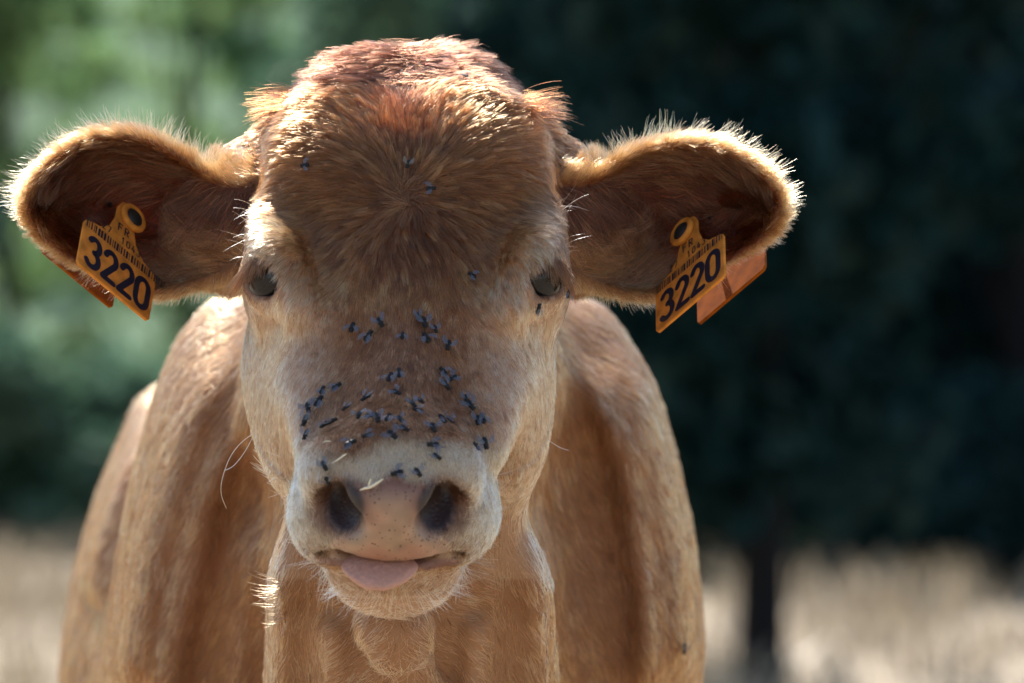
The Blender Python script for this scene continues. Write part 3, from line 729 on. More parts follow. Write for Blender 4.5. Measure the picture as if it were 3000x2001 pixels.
whiskers('chin_whiskers', MZ & (VV > 1280) & (np.abs(VU - 900) > 130) & (VV < 1345), 60, lambda u, v: np.stack([np.sign(u - 900) * 1.2, np.full(len(u), .2), np.full(len(u), -.9)], 1), .010, .022)
whiskers('muzzle_whiskers', MZ & (VV > 1080) & (VV < 1290) & (np.abs(VU - 900) > 150), 46, lambda u, v: np.stack([np.sign(u - 900) * 1.0, np.full(len(u), .1), -.1 + .5 * rng.normal(size=len(u))], 1), .007, .016, lift=.7)
whiskers('cheek_whiskers', HEADV & (VV > 1040) & (VV < 1260) & (VU < 660) & (VU > 600) & (BV[:, 1] > -.03), 16, lambda u, v: np.stack([-np.ones(len(u)), np.full(len(u), -.1), .1 * rng.normal(size=len(u))], 1), .008, .016, (.9, .74, .45), .00022, .4)
def strand(name, P, col, rad, kind_mat=None):
    P = np.array(P); hc = bpy.data.hair_curves.new(name); hc.add_curves([len(P)])
    hc.points.foreach_set('position', P.astype(np.float32).ravel())
    ra = hc.attributes.get('radius') or hc.attributes.new('radius', 'FLOAT', 'POINT'); ra.data.foreach_set('value', np.full(len(P), rad, np.float32))
    ta = hc.attributes.new('tint', 'FLOAT_COLOR', 'CURVE'); ta.data.foreach_set('color', np.array([*col, 1], np.float32))
    o = bpy.data.objects.new(name, hc); coll.objects.link(o); hc.materials.append(MAT_WHISKER); o.parent = calf
strand('long_whisker', [px(*q) for q in ((590, 990, .06), (555, 1015, .05), (528, 1050, .05), (510, 1100, .05), (508, 1135, .05), (520, 1168, .05))], (.85, .72, .5), .00016)
strand('long_whisker', [px(*q) for q in ((582, 1000, .06), (560, 1040, .05), (535, 1070, .05), (515, 1080, .05))], (.85, .72, .5), .00014)
strand('long_whisker', [px(*q) for q in ((1240, 990, .06), (1262, 1012, .05), (1285, 1027, .05), (1306, 1034, .05))], (.85, .72, .5), .00014)
# pale tuft on the throat edge
tr_ = []
for k in range(110):
    h, nn = on_calf(658 + random.gauss(0, 6), random.choice((1345, 1362, 1370, 1405)) + random.gauss(0, 14))
    if h is not None and h.y < .33: tr_.append((np.array(h), np.array(nn)))
if len(tr_) > 20:
    P = np.array([q[0] for q in tr_]); Nn = unit(np.array([q[1] for q in tr_]) + np.array([-.6, -.3, 0]))
    make_hair('throat_tuft', P, Nn, np.tile([-1.0, -.4, -.25], (len(P), 1)) + .35 * rng.normal(size=(len(P), 3)), .010 + .018 * rng.random(len(P)), np.full(len(P), .5), .4, vary(np.tile(np.array((.22, .12, .06)), (len(P), 1)), .25), .00015, 9, .5, frizz=.6, gam=1.3)
print('tuft', len(tr_), np.mean([q[0][1] for q in tr_]) if tr_ else None)

# ------------------------------------------------------------------ ear tags
def plastic(name, col, trans=.22):
    m, n, l, b = nodes(name)
    tc = n.new('ShaderNodeTexCoord'); tx = n.new('ShaderNodeTexNoise'); tx.inputs['Scale'].default_value = 90; tx.inputs['Detail'].default_value = 6; l.new(tc.outputs['Object'], tx.inputs['Vector'])
    r = n.new('ShaderNodeValToRGB'); r.color_ramp.elements[0].position = .3; r.color_ramp.elements[0].color = tuple(c * .6 for c in col) + (1,)
    r.color_ramp.elements[1].position = .62; r.color_ramp.elements[1].color = tuple(col) + (1,)
    l.new(tx.outputs[0], r.inputs[0]); l.new(r.outputs[0], b.inputs['Base Color']); b.inputs['Roughness'].default_value = .8; b.inputs['Specular IOR Level'].default_value = .08
    tr = n.new('ShaderNodeBsdfTranslucent'); l.new(r.outputs[0], tr.inputs['Color']); ms = n.new('ShaderNodeMixShader'); ms.inputs[0].default_value = trans
    l.new(b.outputs[0], ms.inputs[1]); l.new(tr.outputs[0], ms.inputs[2]); l.new(ms.outputs[0], n['Material Output'].inputs['Surface'])
    return m
MAT_TAG = plastic('tag_plastic', (.80, .30, .05)); MAT_TAG2 = plastic('tag_back_plastic', (.30, .075, .003), .05)
MAT_INK = plain('tag_ink', (.012, .010, .022), .5, .3, 300); MAT_STUD = plain('stud', (.02, .018, .018), .45)
TAGW, TAGH = .0685, .090
OUT = [(.03, 0.0), (.97, 0.0), (1.0, .03), (1.0, .46), (.985, .49), (.955, .505), (.80, .545), (.68, .64), (.625, .78), (.62, .90), (.58, .97), (.5, 1.0), (.42, .97), (.38, .90), (.375, .78), (.32, .64), (.20, .545), (.045, .505), (.015, .49), (0, .46), (0, .03)]
def plate_mesh(name, th=.0022):
    bm = bmesh.new(); vs = [bm.verts.new(((p - .5) * TAGW, (q - 1) * TAGH, 0)) for p, q in OUT]
    f = bm.faces.new(vs); r = bmesh.ops.extrude_face_region(bm, geom=[f])
    for v_ in [g for g in r['geom'] if isinstance(g, bmesh.types.BMVert)]: v_.co.z -= th
    bmesh.ops.recalc_face_normals(bm, faces=bm.faces)
    ed = [e for e in bm.edges if abs(e.verts[0].co.z - e.verts[1].co.z) < 1e-6]
    bmesh.ops.bevel(bm, geom=ed, offset=.0006, segments=2, affect='EDGES', profile=.6)
    me = bpy.data.meshes.new(name); bm.to_mesh(me); bm.free(); return me
def arc(cx, cy, rx, ry, a0, a1, n=10): return [(cx + rx * math.cos(math.radians(a0 + (a1 - a0) * i / n)), cy + ry * math.sin(math.radians(a0 + (a1 - a0) * i / n))) for i in range(n + 1)]
GLY = {  # strokes in a 0.6 x 1 box
    '0': [arc(.3, .72, .3, .28, 0, 180) + arc(.3, .28, .3, .28, 180, 360) + [(.6, .72)]],
    '1': [[(.08, .78), (.32, 1.0), (.32, 0)]],
    '2': [arc(.3, .74, .28, .26, 165, -25) + [(.02, 0), (.6, 0)]],
    '3': [arc(.29, .75, .27, .25, 150, -80) + arc(.28, .26, .32, .27, 80, -150)],
    '4': [[(.44, 0), (.44, .62)], [(.32, 1.0), (.02, .28), (.62, .28)]],
    '7': [[(.0, 1.0), (.58, 1.0), (.2, 0)]],
    'F': [[(.02, 0), (.02, 1.0), (.56, 1.0)], [(.02, .53), (.46, .53)]],
    'R': [[(.02, 0), (.02, 1.0)] + arc(.3, .75, .28, .25, 90, -90) + [(.02, .5)], [(.28, .5), (.6, 0)]]}
def stroke_mesh(name, items, z=.0004):
    """items: (text, x, y, height, advance, line width) in metres on the plate; flat rounded strokes"""
    V, Fc = [], []
    def quad(a, b, c, d): 
        i = len(V); V.extend([a, b, c, d]); Fc.append((i, i+1, i+2, i+3))
    def stroke(pl, w, zz):
        for a, b in zip(pl[:-1], pl[1:]):
            a = np.array(a); b = np.array(b); t = b - a; L = np.linalg.norm(t)
            if L < 1e-9: continue
            nn = np.array([-t[1], t[0]]) / L * w * .5
            quad((*(a - nn), zz), (*(b - nn), zz), (*(b + nn), zz), (*(a + nn), zz))
        for j, p in enumerate(pl):
            zq = zz + .00001 * (1 + j % 2); i = len(V)
            for q in range(10): V.append((p[0] + w*.5*math.cos(q*math.pi/5), p[1] + w*.5*math.sin(q*math.pi/5), zq))
            Fc.append(tuple(range(i, i + 10)))
    for text, x, y, h, adv, lw in items:
        for ch in text:
            if ch == '|':
                stroke_w = lw * random.choice((.5, 1, 1, 1.6)); quad((x, y, z), (x + stroke_w, y, z), (x + stroke_w, y + h, z), (x, y + h, z)); x += stroke_w + lw * random.choice((.7, 1, 1.4)); continue
            if ch != ' ':
                for k, pl in enumerate(GLY[ch]): stroke([(x + p[0]*h*.92*adv[1], y + p[1]*h) for p in pl], lw, z + .00003*k)
            x += adv[0]
    me = bpy.data.meshes.new(name); me.from_pydata(V, [], Fc); return me
def ring_mesh(name, R0, r0, n=28, m_=10):
    V = [((R0 + r0*math.cos(2*math.pi*j/m_))*math.cos(2*math.pi*i/n), (R0 + r0*math.cos(2*math.pi*j/m_))*math.sin(2*math.pi*i/n), r0*math.sin(2*math.pi*j/m_)) for i in range(n) for j in range(m_)]
    Q = [(i*m_+j, ((i+1) % n)*m_+j, ((i+1) % n)*m_+(j+1) % m_, i*m_+(j+1) % m_) for i in range(n) for j in range(m_)]
    return V, Q
def link(name, me, mat, parent, M):
    o = bpy.data.objects.new(name, me); coll.objects.link(o); me.materials.clear(); me.materials.append(mat); o.parent = parent; o.matrix_local = M
    for p in me.polygons: p.use_smooth = False
    return o
def make_tag(s_, top, a, b, back_off, label):
    a = np.array(a); b = np.array(b); X_ = unit(b); Y_ = unit(a - (a @ X_) * X_); Z_ = np.cross(X_, Y_)
    root = bpy.data.objects.new('ear_tag', None); coll.objects.link(root); root.location = top
    obj_props(root, label, 'ear tag', 'ear tags of the calf')
    M = Matrix([[X_[i], Y_[i], Z_[i], 0] for i in range(3)] + [[0, 0, 0, 1]])
    pl = link('front_plate', plate_mesh('tag_plate'), MAT_TAG, root, M)
    def txt(name, items): link(name, stroke_mesh(name, items), MAT_INK, pl, Matrix())
    txt('large_number', [('3220', -.0276, -.0838, .0262, (.0153, .74), .0047)])
    txt('barcode', [('|' * 32, -.0325, -.0515, .0072, (0, 0), .00110)])
    txt('small_number', [('27', -.0190, -.0410, .0058, (.0049, .85), .0008), ('1043', -.0010, -.0410, .0058, (.0049, .85), .0008)])
    txt('country_code', [('FR', -.0055, -.0315, .0068, (.0062, .9), .0010)])
    rv, rq = ring_mesh('ring', .0088, .0024)
    me = bpy.data.meshes.new('ring'); me.from_pydata(rv, [], rq); o = link('ring', me, MAT_TAG, root, M @ Matrix.Translation((s_ * -.0045, -.012, .0018)))
    for p in me.polygons: p.use_smooth = True
    st = SV * np.array([.0078, .0078, .0045]); me = bpy.data.meshes.new('stud'); me.from_pydata(st.tolist(), [], SQ.tolist()); me.validate(); link('stud', me, MAT_STUD, root, M @ Matrix.Translation((s_ * -.0045, -.012, .0010)))
    for p in me.polygons: p.use_smooth = True
    link('back_plate', plate_mesh('tag_back'), MAT_TAG2, root, Matrix.Translation(back_off) @ M)
    pv, pq = uv_sphere(12, 6); pin = pv * np.array([.003, .003, .030]); me = bpy.data.meshes.new('pin'); me.from_pydata(pin.tolist(), [], pq.tolist()); me.validate(); link('pin', me, MAT_STUD, root, Matrix.Translation((back_off[0]*.5, back_off[1]*.5, 0)) @ Matrix.Rotation(math.radians(90), 4, 'X'))
    return root
make_tag(-1, TAG_TOP[-1], (.0059, .066, .0604), (.046, .032, -.0395), (-.029, .064, .009), 'orange ear tag printed 3220 in the ear against the pale green foliage')
make_tag(1, TAG_TOP[1], (.0011, .070, .0618), (.0456, -.0354, .0393), (.030, .066, .006), 'orange ear tag printed 3220 in the ear against the dark trees')

# ------------------------------------------------------------------ flies
def fly_meshes():
    V, Q = [], []
    sv, sq = uv_sphere(12, 8)
    def blob(c, r):
        i = len(V); V.extend((sv * np.array(r) + np.array(c)).tolist()); Q.extend((sq + i).tolist())
    blob((0, .6, .9), (1.15, 1.25, .95)); blob((0, -1.2, .75), (1.25, 1.6, .85)); blob((0, 1.95, .80), (1.0, .60, .75)); blob((.5, 2.2, .9), (.45, .5, .55)); blob((-.5, 2.2, .9), (.45, .5, .55))
    def leg(a, b, w=.09):
        a = np.array(a, float); b = np.array(b, float); d = unit(b - a); n1 = unit(np.cross(d, [0, 0, 1.0])); n2 = np.cross(d, n1); i = len(V)
        for p in (a, b):
            for t in range(3): V.append((p + w * (n1*math.cos(t*2.09) + n2*math.sin(t*2.09))).tolist())
        for t in range(3): Q.append([i+t, i+(t+1) % 3, i+3+(t+1) % 3, i+3+t])
    for sx in (-1, 1):
        for y0, y1, y2 in ((1.2, 2.0, 2.6), (.5, .5, .6), (0, -1.1, -1.9)):
            leg((sx*.5, y0, .6), (sx*1.6, y1, .9)); leg((sx*1.6, y1, .9), (sx*2.1, y2, -.7), .06)
    me = bpy.data.meshes.new('fly'); me.from_pydata((np.array(V) * .001).tolist(), [], Q); me.validate()
    for p in me.polygons: p.use_smooth = True
    n = 12; wv = [(0, 0, 0)]; out = []
    for i in range(n + 1):
        t = i / n; wv.append((-.10 * math.sin(math.pi * t) * 4.0 - .15 * t, -4.7 * t, .25 * math.sin(math.pi * t)))
    for i in range(n + 1):
        t = 1 - i / n; wv.append((.10 * math.sin(math.pi * min(1, t * 1.02)) ** .8 * 17.0, -4.7 * t, 0.1 * math.sin(math.pi * t)))
    w = bpy.data.meshes.new('wing'); w.from_pydata([(a * .001, b * .001, c * .001) for a, b, c in wv[1:]], [], [[i, i + 1, 2*n - i, 2*n + 1 - i] for i in range(n)]); w.validate()
    for p in w.polygons: p.use_smooth = True
    return me, w
FLY, WING = fly_meshes()
FLY.materials.append(plain('fly_body', (.008, .008, .009), .5, .5, 900, .25))
mw, n_, l_, b_ = nodes('fly_wing'); b_.inputs['Base Color'].default_value = (.085, .09, .115, 1); b_.inputs['Roughness'].default_value = .3; b_.inputs['Alpha'].default_value = .58; b_.inputs['Specular IOR Level'].default_value = .8
tc_ = n_.new('ShaderNodeTexCoord'); wv_ = n_.new('ShaderNodeTexNoise'); wv_.inputs['Scale'].default_value = 900; l_.new(tc_.outputs['Object'], wv_.inputs['Vector']); bp_ = n_.new('ShaderNodeBump'); bp_.inputs['Strength'].default_value = .3; bp_.inputs['Distance'].default_value = .0004; l_.new(wv_.outputs[0], bp_.inputs['Height']); l_.new(bp_.outputs[0], b_.inputs['Normal'])
WING.materials.append(mw)
Z = lambda x, y: (666.1 + .26995 * x, 689.6 + .26995 * y)
FL = [
 (Z(540, 255), 80, 'leftmost fly of the upper group on the nose'),
 (Z(785, 215), -60, 'fly facing down in the upper nose group, above the pair left of the middle'),
 (Z(690, 330), 65, 'fly with spread blue wings below and left of the upper nose group'),
 (Z(955, 330), 85, 'fly with wings spread wide in the middle of the upper nose group'),
 (Z(1078, 165), -80, 'topmost fly of the upper nose group, right of the middle'),
 (Z(1125, 215), -85, 'fly touching the lower right of the topmost nose fly'),
 (Z(1140, 345), 110, 'fly below the touching pair at the top of the nose'),
 (Z(1215, 270), -85, 'slim fly just right of the touching pair at the top of the nose'),
 (Z(1325, 410), -110, 'fly at the lower right end of the upper nose group'),
 (Z(928, 650), 92, 'fly facing up alone in the centre of the nose bridge, right of a pair'),
 (Z(858, 685), 80, 'faint fly close to the left of the centre nose bridge fly'),
 (Z(1280, 630), 130, 'upper fly of the trio right of the nose bridge centre'),
 (Z(1365, 690), -140, 'outermost fly of the trio right of the nose bridge centre'),
 (Z(1300, 750), -60, 'lowest fly of the trio right of the nose bridge centre'),
 (Z(405, 765), 45, 'slanting fly beside the file of flies on the left nose edge'),
 (Z(282, 790), 75, 'first fly from the top in the file down the left nose edge'),
 (Z(255, 885), 65, 'second fly from the top in the file down the left nose edge'),
 (Z(175, 940), -70, 'third fly from the top in the file down the left nose edge'),
 (Z(158, 1045), -100, 'fourth fly from the top in the file down the left nose edge'),
 (Z(168, 1165), -95, 'lowest fly in the file down the left nose edge'),
 (Z(325, 1105), 35, 'lower fly of the slanting pair near the left nose edge'),
 (Z(378, 1080), 40, 'upper fly of the slanting pair near the left nose edge'),
 (Z(500, 955), -110, 'lone fly between the left nose edge and the row above the muzzle'),
 (Z(668, 870), -115, 'fly with wings up, above the left end of the muzzle row'),
 (Z(905, 825), -50, 'fly above the middle of the muzzle row, below the centre pair'),
 (Z(1030, 925), -80, 'left fly of the knot of three above the muzzle row'),
 (Z(1092, 895), -75, 'upper right fly of the knot of three above the muzzle row'),
 (Z(1070, 978), 170, 'bottom fly of the knot of three above the muzzle row, lying sideways'),
 (Z(605, 1020), -80, 'leftmost fly of the crowded row above the muzzle'),
 (Z(698, 1025), 5, 'second fly from the left in the crowded row above the muzzle'),
 (Z(752, 1045), -80, 'third fly from the left in the crowded row above the muzzle'),
 (Z(835, 1040), 80, 'fourth fly from the left in the crowded row above the muzzle'),
 (Z(932, 1050), -70, 'fifth fly from the left in the crowded row above the muzzle'),
 (Z(968, 1125), -45, 'fly at the lower right end of the crowded row above the muzzle'),
 (Z(868, 1175), -50, 'fly just below the crowded row, at the edge of the pale muzzle'),
 (Z(665, 1180), 200, 'fly with a bright white wing at the edge of the pale muzzle'),
 (Z(525, 1245), 30, 'fly on the pale muzzle fur above the straw'),
 (Z(1200, 1125), -90, 'fly facing down, between the crowded row and the right nose edge'),
 (Z(1275, 1055), 90, 'left fly of the pair near the right nose edge'),
 (Z(1335, 1060), -95, 'right fly of the pair near the right nose edge'),
 (Z(1488, 865), -80, 'topmost fly on the right nose edge'),
 (Z(1527, 920), -60, 'second fly from the top on the right nose edge'),
 (Z(1588, 1045), -90, 'third fly from the top on the right nose edge, wings folded'),
 (Z(1632, 1030), 100, 'fly at the outside of the right nose edge, close beside another'),
 (Z(1548, 1270), 130, 'fly with blue wings at the upper right corner of the muzzle'),
 (Z(1636, 1235), -85, 'small dark fly above the upper right corner of the muzzle'),
 (Z(1205, 1258), 190, 'upper fly on the pale fur right of the nose top'),
 (Z(1245, 1348), -40, 'lower fly on the pale fur right of the nose top'),
 (Z(308, 1425), -60, 'fly on the pale fur above the left nostril'),
 (Z(322, 1520), -70, 'fly at the upper rim of the left nostril'),
 (Z(905, 1487), 200, 'fly on the top edge of the bare nose, left of another'),
 (Z(1075, 1478), -60, 'fly on the top edge of the bare nose, right of another'),
 ((708, 384), 178, 'lone fly on the side of the forehead under the left tuft'),
 ((938, 384), -105, 'fly with white wings raised in the middle of the forehead'),
 ((990, 440), 8, 'fly on the forehead just above the hair whorl'),
 ((1080, 640), 150, 'fly between the nose top and the right eye'),
 ((1068, 194), -80, 'fly on the brown hair of the poll'),
 ((1224, 705), 95, 'fly under the right eye on its lower lid'),
 ((1291, 676), 60, 'fly at the outer corner of the right eye'),
 ((1562, 1488), -80, 'blurred fly low on the calf shoulder'),
]
for i, ((u0, v0), ang, lab) in enumerate(FL):
    h, nrm = on_calf(u0, v0)
    if h is None: print('fly misses', i); continue
    a = math.radians(ang); d = Vector((math.cos(a), 0, math.sin(a)))
    nrm = (nrm + Vector((0, -.15, 0))).normalized(); yv = (d - d.dot(nrm) * nrm).normalized(); xv = yv.cross(nrm)
    M = Matrix([[xv[q], yv[q], nrm[q], 0] for q in range(3)] + [[0, 0, 0, 1]])
    o = bpy.data.objects.new('fly', FLY); coll.objects.link(o)
    off = .0048 if v0 < 700 else .0034
    if v0 > 1085: off = .0022
    o.matrix_world = Matrix.Translation(h + nrm * off) @ M @ Matrix.Diagonal((1.0, 1.0, 1.0, 1)) @ Matrix.Scale(1.15 + .55 * random.random(), 4)
    obj_props(o, lab, 'fly', 'flies on the calf')
    up = 70 if i == 53 else random.choice((8, 14, 22)); spread = random.choice((14, 24, 34, 44))
    for sx in (-1, 1):
        w = bpy.data.objects.new('wing', WING); coll.objects.link(w); w.parent = o
        w.matrix_local = Matrix.Translation((sx*.00045, .0004, .00165)) @ Matrix.Rotation(math.radians(sx * spread), 4, 'Z') @ Matrix.Rotation(math.radians(-up*.5), 4, 'X') @ Matrix.Diagonal((sx, 1, 1, 1))

# ------------------------------------------------------------------ bits of straw on the nose
MAT_STRAW = plain('straw', (.74, .66, .48), .6, .15, 400)
def straw(P, r, label):
    P = [np.array(q) for q in P]; V, Q = [], []
    for i, p in enumerate(P):
        t = unit(P[min(i + 1, len(P)-1)] - P[max(i - 1, 0)]); n1 = unit(np.cross(t, [0.1, 1.0, .2])); n2 = np.cross(t, n1); rr = r * (.35 if i in (0, len(P)-1) else 1)
        for q in range(6): V.append(p + rr * (n1*math.cos(q*math.pi/3) + n2*math.sin(q*math.pi/3)))
    for i in range(len(P)-1):
        for q in range(6): Q.append((i*6+q, i*6+(q+1) % 6, (i+1)*6+(q+1) % 6, (i+1)*6+q))
    return np.array(V), np.array(Q)
def surf(u, v, off=.0025):
    h, n = on_calf(u, v); return np.array(h + n * off)
def make_straw(pp, r, label, extra=None):
    V, Q = straw([surf(*p) for p in pp], r, label)
    if extra:
        V2, Q2 = straw([surf(*p) for p in extra], r * .9, label); Q = np.vstack([Q, Q2 + len(V)]); V = np.vstack([V, V2])
    o = mesh_obj('straw', V, Q, MAT_STRAW); obj_props(o, label, 'straw', 'bits of straw stuck to the nose')
make_straw([(766, 1067, .003), (778, 1060, .0035), (790, 1053, .004), (800, 1050, .005)], .0005, 'curved bit of straw on the pale fur above the left nostril')
make_straw([(745, 1026, .004), (755, 1023, .004), (764, 1023, .004)], .0004, 'tiny straw tip lying across the upper left corner of the muzzle')
make_straw([(830, 1126, .002), (842, 1123, .003), (854, 1122, .004), (868, 1114, .004), (882, 1106, .005)], .0009, 'white forked husk on the top of the bare nose', [(850, 1122, .003), (852, 1114, .004), (858, 1106, .006)])

# ------------------------------------------------------------------ ground, dry grass
def ground_mat():
    m, n, l, b = nodes('dry_ground'); tc = n.new('ShaderNodeTexCoord')
    t1 = n.new('ShaderNodeTexNoise'); t1.inputs['Scale'].default_value = .9; t1.inputs['Detail'].default_value = 6; l.new(tc.outputs['Object'], t1.inputs['Vector'])
    t2 = n.new('ShaderNodeTexNoise'); t2.inputs['Scale'].default_value = 30; t2.inputs['Detail'].default_value = 6; l.new(tc.outputs['Object'], t2.inputs['Vector'])
    r = n.new('ShaderNodeValToRGB'); r.color_ramp.elements[0].position = .3; r.color_ramp.elements[0].color = (.28, .215, .14, 1); r.color_ramp.elements[1].position = .7; r.color_ramp.elements[1].color = (.46, .37, .26, 1)
    ad = n.new('ShaderNodeMath'); ad.operation = 'MULTIPLY_ADD'; ad.inputs[1].default_value = .4; l.new(t2.outputs[0], ad.inputs[0])
    sc_ = n.new('ShaderNodeMath'); sc_.operation = 'MULTIPLY'; sc_.inputs[1].default_value = .6; l.new(t1.outputs[0], sc_.inputs[0]); l.new(sc_.outputs[0], ad.inputs[2])
    l.new(ad.outputs[0], r.inputs[0]); l.new(r.outputs[0], b.inputs['Base Color']); b.inputs['Roughness'].default_value = .95
    bp = n.new('ShaderNodeBump'); bp.inputs['Strength'].default_value = .6; bp.inputs['Distance'].default_value = .05; l.new(t2.outputs[0], bp.inputs['Height']); l.new(bp.outputs[0], b.inputs['Normal'])
    return m
g1 = np.concatenate([np.linspace(-300, -30, 10), np.linspace(-28, 40, 80), np.linspace(45, 400, 14)])
GX, GY = np.meshgrid(g1, g1, indexing='ij')
GZ = .05 * np.sin(GX * .31) * np.cos(GY * .23) + .03 * np.sin(GX * .9 + GY * .7); GZ *= ss(2.5, 6, np.hypot(GX, GY - .8))
n_ = len(g1); GQ = [(i*n_+j, (i+1)*n_+j, (i+1)*n_+j+1, i*n_+j+1) for i in range(n_-1) for j in range(n_-1)]
ground = mesh_obj('ground', np.stack([GX.ravel(), GY.ravel(), GZ.ravel()], 1), GQ, ground_mat()); obj_props(ground, kind='structure')
def gz_at(x, y): return (.05 * math.sin(x*.31) * math.cos(y*.23) + .03 * math.sin(x*.9 + y*.7)) * float(ss(2.5, 6, math.hypot(x, y - .8)))
def grass(name, n, xr, yr, h0, h1, mat, clump=True):
    x = rng.uniform(*xr, n); y = rng.uniform(*yr, n)
    if clump:
        k = max(20, n // 40); cx = rng.uniform(*xr, k); cy = rng.uniform(*yr, k); i = rng.integers(0, k, n); x = cx[i] + .16 * rng.normal(size=n); y = cy[i] + .16 * rng.normal(size=n)
    z = np.array([gz_at(a, b) for a, b in zip(x, y)]); h = rng.uniform(h0, h1, n); a = rng.uniform(0, 6.28, n); w = .006 + .006 * rng.random(n)
    lean = .45 * rng.normal(size=(n, 2)) * h[:, None]
    b0 = np.stack([x - w*np.cos(a), y - w*np.sin(a), z - .01], 1); b1 = np.stack([x + w*np.cos(a), y + w*np.sin(a), z - .01], 1)
    mid = np.stack([x + lean[:, 0]*.35, y + lean[:, 1]*.35, z + h*.6], 1); tp = np.stack([x + lean[:, 0], y + lean[:, 1], z + h], 1)
    m0 = mid - np.stack([w*np.cos(a), w*np.sin(a), 0*w], 1)*.7; m1 = mid + np.stack([w*np.cos(a), w*np.sin(a), 0*w], 1)*.7
    V = np.stack([b0, b1, m1, m0, tp], 1).reshape(-1, 3); i = np.arange(n) * 5
    Q = np.concatenate([np.stack([i, i+1, i+2, i+3], 1), np.stack([i+3, i+2, i+4, i+4], 1)])
    me = bpy.data.meshes.new(name); me.from_pydata(V.tolist(), [], [tuple(q) if q[2] != q[3] else tuple(q[:3]) for q in Q.tolist()])
    o = bpy.data.objects.new(name, me); coll.objects.link(o); me.materials.append(mat); return o
def leaf_mat(name, c0, c1, tr=.5, gloss=.05):
    m = bpy.data.materials.new(name); m.use_nodes = True; n = m.node_tree.nodes; l = m.node_tree.links; n.clear()
    g = n.new('ShaderNodeNewGeometry'); r = n.new('ShaderNodeValToRGB'); r.color_ramp.elements[0].color = (*c0, 1); r.color_ramp.elements[1].color = (*c1, 1)
    l.new(g.outputs['Random Per Island'], r.inputs[0])
    d = n.new('ShaderNodeBsdfDiffuse'); t = n.new('ShaderNodeBsdfTranslucent'); gl = n.new('ShaderNodeBsdfGlossy'); gl.inputs['Roughness'].default_value = .35; gl.inputs['Color'].default_value = (.5, .5, .5, 1)
    l.new(r.outputs[0], d.inputs[0]); l.new(r.outputs[0], t.inputs[0])
    ms = n.new('ShaderNodeMixShader'); ms.inputs[0].default_value = tr; l.new(d.outputs[0], ms.inputs[1]); l.new(t.outputs[0], ms.inputs[2])
    m2 = n.new('ShaderNodeMixShader'); m2.inputs[0].default_value = gloss; l.new(ms.outputs[0], m2.inputs[1]); l.new(gl.outputs[0], m2.inputs[2])
    o = n.new('ShaderNodeOutputMaterial'); l.new(m2.outputs[0], o.inputs[0]); return m
MAT_GRASS = leaf_mat('dry_grass', (.27, .215, .145), (.42, .35, .25), .3)
obj_props(grass('dry_grass', 26000, (-9, 9), (5, 27), .06, .26, MAT_GRASS), 'straw coloured dry grass covering the paddock behind the calf', 'grass', kind='stuff')

# ------------------------------------------------------------------ trees and bushes beyond the paddock
MAT_BARK = plain('bark', (.009, .008, .008), .9, .4, 12, .2, 0, .6)
def leaf_cloud(clumps, n, size):
    """clumps: (centre, radii); leaves as small bent quads spread through each clump, thinner towards the outside"""
    w = np.array([r[0]*r[1]*r[2] for c, r in clumps]) ** .75; w = w / w.sum(); k = rng.choice(len(clumps), n, p=w)
    d = unit(rng.normal(size=(n, 3))) * (rng.random(n) ** .42)[:, None] * (1 + .18 * rng.normal(size=n))[:, None]
    C = np.array([clumps[i][0] for i in k]) + d * np.array([clumps[i][1] for i in k])
    a = unit(rng.normal(size=(n, 3))); b = unit(np.cross(a, rng.normal(size=(n, 3)))); s_ = size * (.6 + .8 * rng.random(n))[:, None]
    V = np.stack([C - a*s_, C - b*s_*.45, C + a*s_, C + b*s_*.45], 1).reshape(-1, 3); Q = np.arange(n*4).reshape(-1, 4)
    return V, Q
def tube(P, R, n=8):
    V, Q = [], []; P = [np.array(p, float) for p in P]
    for i, p in enumerate(P):
        t = unit(P[min(i+1, len(P)-1)] - P[max(i-1, 0)]); n1 = unit(np.cross(t, [.3, 1, .1])); n2 = np.cross(t, n1)
        for q in range(n): V.append(p + R[i] * (n1*math.cos(q*2*math.pi/n) + n2*math.sin(q*2*math.pi/n)))
    for i in range(len(P)-1):
        for q in range(n): Q.append((i*n+q, i*n+(q+1) % n, (i+1)*n+(q+1) % n, (i+1)*n+q))
    return np.array(V), np.array(Q)
def tree(name, x, y, h, cz0, rx, nleaf, leaf, mat, tr, label, cat='tree', group=None, nclump=26, trunk_lean=0.0):
    g = gz_at(x, y); root = bpy.data.objects.new(name, None); coll.objects.link(root); root.location = (x, y, g)
    obj_props(root, label, cat, group)
    V, Q = tube([(0, 0, -.1), (.02 + trunk_lean*.3, 0, h*.18), (trunk_lean*.7, .03, h*.4), (trunk_lean, 0, h*.75)], [tr*1.25, tr, tr*.85, tr*.3], 10)
    cl = []
    for i in range(nclump):
        t = rng.random(); a = rng.random() * 6.28; zz = cz0 + (h - cz0) * t; rr = rx * (math.sin(math.pi * min(.97, .18 + .82*t)) ** .6) * math.sqrt(rng.random())
        cl.append(((rr*math.cos(a), rr*math.sin(a), zz), np.array([.34, .34, .26]) * rx * (.7 + .6*rng.random())))
    for i in range(7):
        c = cl[i][0]; v2, q2 = tube([(trunk_lean*.6, 0, max(cz0*.8, c[2]*.5)), np.array(c)*[.5, .5, .8], c], [tr*.45, tr*.3, tr*.08], 6); Q = np.vstack([Q, q2 + len(V)]); V = np.vstack([V, v2])
    mesh_obj('trunk', V, Q, MAT_BARK, root)
    LV, LQ = leaf_cloud(cl, nleaf, leaf); mesh_obj('crown', LV, LQ, mat, root, smooth=False)
    return root
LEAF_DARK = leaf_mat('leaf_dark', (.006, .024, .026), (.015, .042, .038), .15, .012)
LEAF_MID = leaf_mat('leaf_mid', (.065, .145, .095), (.13, .22, .13), .55)
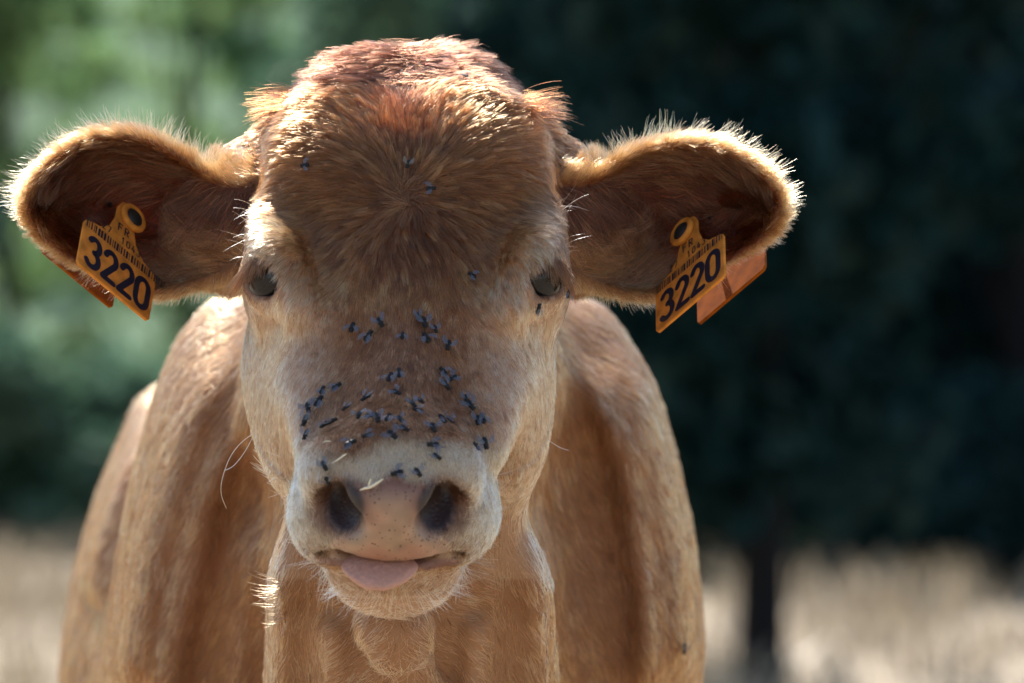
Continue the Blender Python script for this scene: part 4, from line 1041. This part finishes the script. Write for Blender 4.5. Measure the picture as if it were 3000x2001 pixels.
LEAF_PALE = leaf_mat('leaf_pale', (.13, .25, .10), (.25, .36, .15), .65)
def bx(u, y): return (u - 1175.5) * S * (D + y) / D
# green hillside closing the view on the left
hx = np.linspace(-90, 140, 90); hy = np.linspace(46, 200, 50); HX, HY = np.meshgrid(hx, hy, indexing='ij')
HZ = -.3 + 26 * ss(46, 150, HY) * ss(120, 10, HX) + 1.2 * np.sin(HX * .21) * np.sin(HY * .13) * ss(50, 70, HY)
nh = len(hy); hill = mesh_obj('hillside', np.stack([HX.ravel(), HY.ravel(), HZ.ravel()], 1), [(i*nh+j, (i+1)*nh+j, (i+1)*nh+j+1, i*nh+j+1) for i in range(len(hx)-1) for j in range(nh-1)], plain('meadow', (.125, .195, .115), .95, .45, .35, .2, 0, .5)); obj_props(hill, kind='structure')
G1, G2 = 'dark trees beyond the paddock', 'pale trees beyond the paddock'
tree('young_tree', bx(1742, 11.5), 11.5, 4.2, .75, 1.0, 20000, .06, LEAF_DARK, .058, 'slim dark tree trunk standing alone on the straw grass behind the calf')
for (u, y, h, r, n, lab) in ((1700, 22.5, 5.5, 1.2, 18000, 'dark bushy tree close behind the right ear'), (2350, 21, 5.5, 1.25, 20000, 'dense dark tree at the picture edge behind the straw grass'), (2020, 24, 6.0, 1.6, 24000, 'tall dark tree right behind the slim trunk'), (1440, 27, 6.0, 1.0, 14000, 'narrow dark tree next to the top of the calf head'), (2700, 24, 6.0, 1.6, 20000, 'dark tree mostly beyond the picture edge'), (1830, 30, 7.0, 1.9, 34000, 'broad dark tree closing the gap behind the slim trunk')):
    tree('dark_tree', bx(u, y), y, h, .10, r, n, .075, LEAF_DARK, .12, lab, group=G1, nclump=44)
for (u, y, h, r, n, lab) in ((1160, 30, 5.5, 1.0, 9000, 'mid green tree behind the top of the calf head'), (830, 34, 4.6, .9, 5000, 'mid green tree behind the left tuft of the calf head')):
    tree('leafy_tree', bx(u, y), y, h, .2, r, n, .08, LEAF_MID, .09, lab, group=G2, nclump=30)
for (u, y, h, r, lab) in ((430, 37, 4.4, 1.0, 'pale thin tree behind the tip of the picture left ear'), (20, 32, 4.2, .9, 'pale thin tree cut by the picture edge')):
    tree('sunlit_tree', bx(u, y), y, h, .5, r, 3000, .08, LEAF_PALE, .07, lab, group=G2)
for i, (u, y, h, r) in enumerate(((-60, 23, .9, .9), (240, 23.5, .75, .8), (520, 24, .8, .8))):
    tree('low_bush', bx(u, y), y, h, .05, r, 7000, .06, LEAF_MID, .03, ['low grey green bush at the picture edge on the straw grass', 'low bush between two others at the foot of the pale trees', 'low bush just left of the calf flank'][i], cat='bush', group='low bushes along the paddock edge', nclump=14)
for i, (u, y, h, r) in enumerate(((1660, 19.6, .8, .7), (1990, 19.0, .75, .7), (2320, 19.3, .85, .75))):
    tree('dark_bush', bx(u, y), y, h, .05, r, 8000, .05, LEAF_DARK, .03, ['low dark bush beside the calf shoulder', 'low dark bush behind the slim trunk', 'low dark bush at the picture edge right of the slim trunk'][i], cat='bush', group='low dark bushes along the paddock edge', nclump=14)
for i, (u, y, r) in enumerate(((1500, 44, 2.0), (2100, 42, 2.4), (2800, 46, 2.6))):
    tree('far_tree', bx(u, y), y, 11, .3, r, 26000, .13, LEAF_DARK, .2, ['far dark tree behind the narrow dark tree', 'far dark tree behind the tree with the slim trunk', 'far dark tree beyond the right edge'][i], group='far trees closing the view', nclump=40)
def hill_z(x, y): return -.3 + 26 * float(ss(46, 150, y)) * float(ss(120, 10, x)) + 1.2 * math.sin(x*.21) * math.sin(y*.13) * float(ss(50, 70, y))
for i, (u, y, r) in enumerate(((-40, 72, 1.5), (300, 84, 1.8), (620, 66, 1.3), (960, 60, 1.6))):
    x = bx(u, y); t = tree('hill_tree', x, y, 5.0, .3, r, 5000, .14, LEAF_MID if i % 2 else LEAF_PALE, .14, ['tree on the green hillside at the picture edge', 'highest tree on the green hillside', 'small tree on the hillside behind the picture left ear', 'tree at the foot of the hillside behind the calf head'][i], group='trees on the hillside', nclump=24)
    t.location.z = hill_z(x, y)
print('done', time.time() - T0)
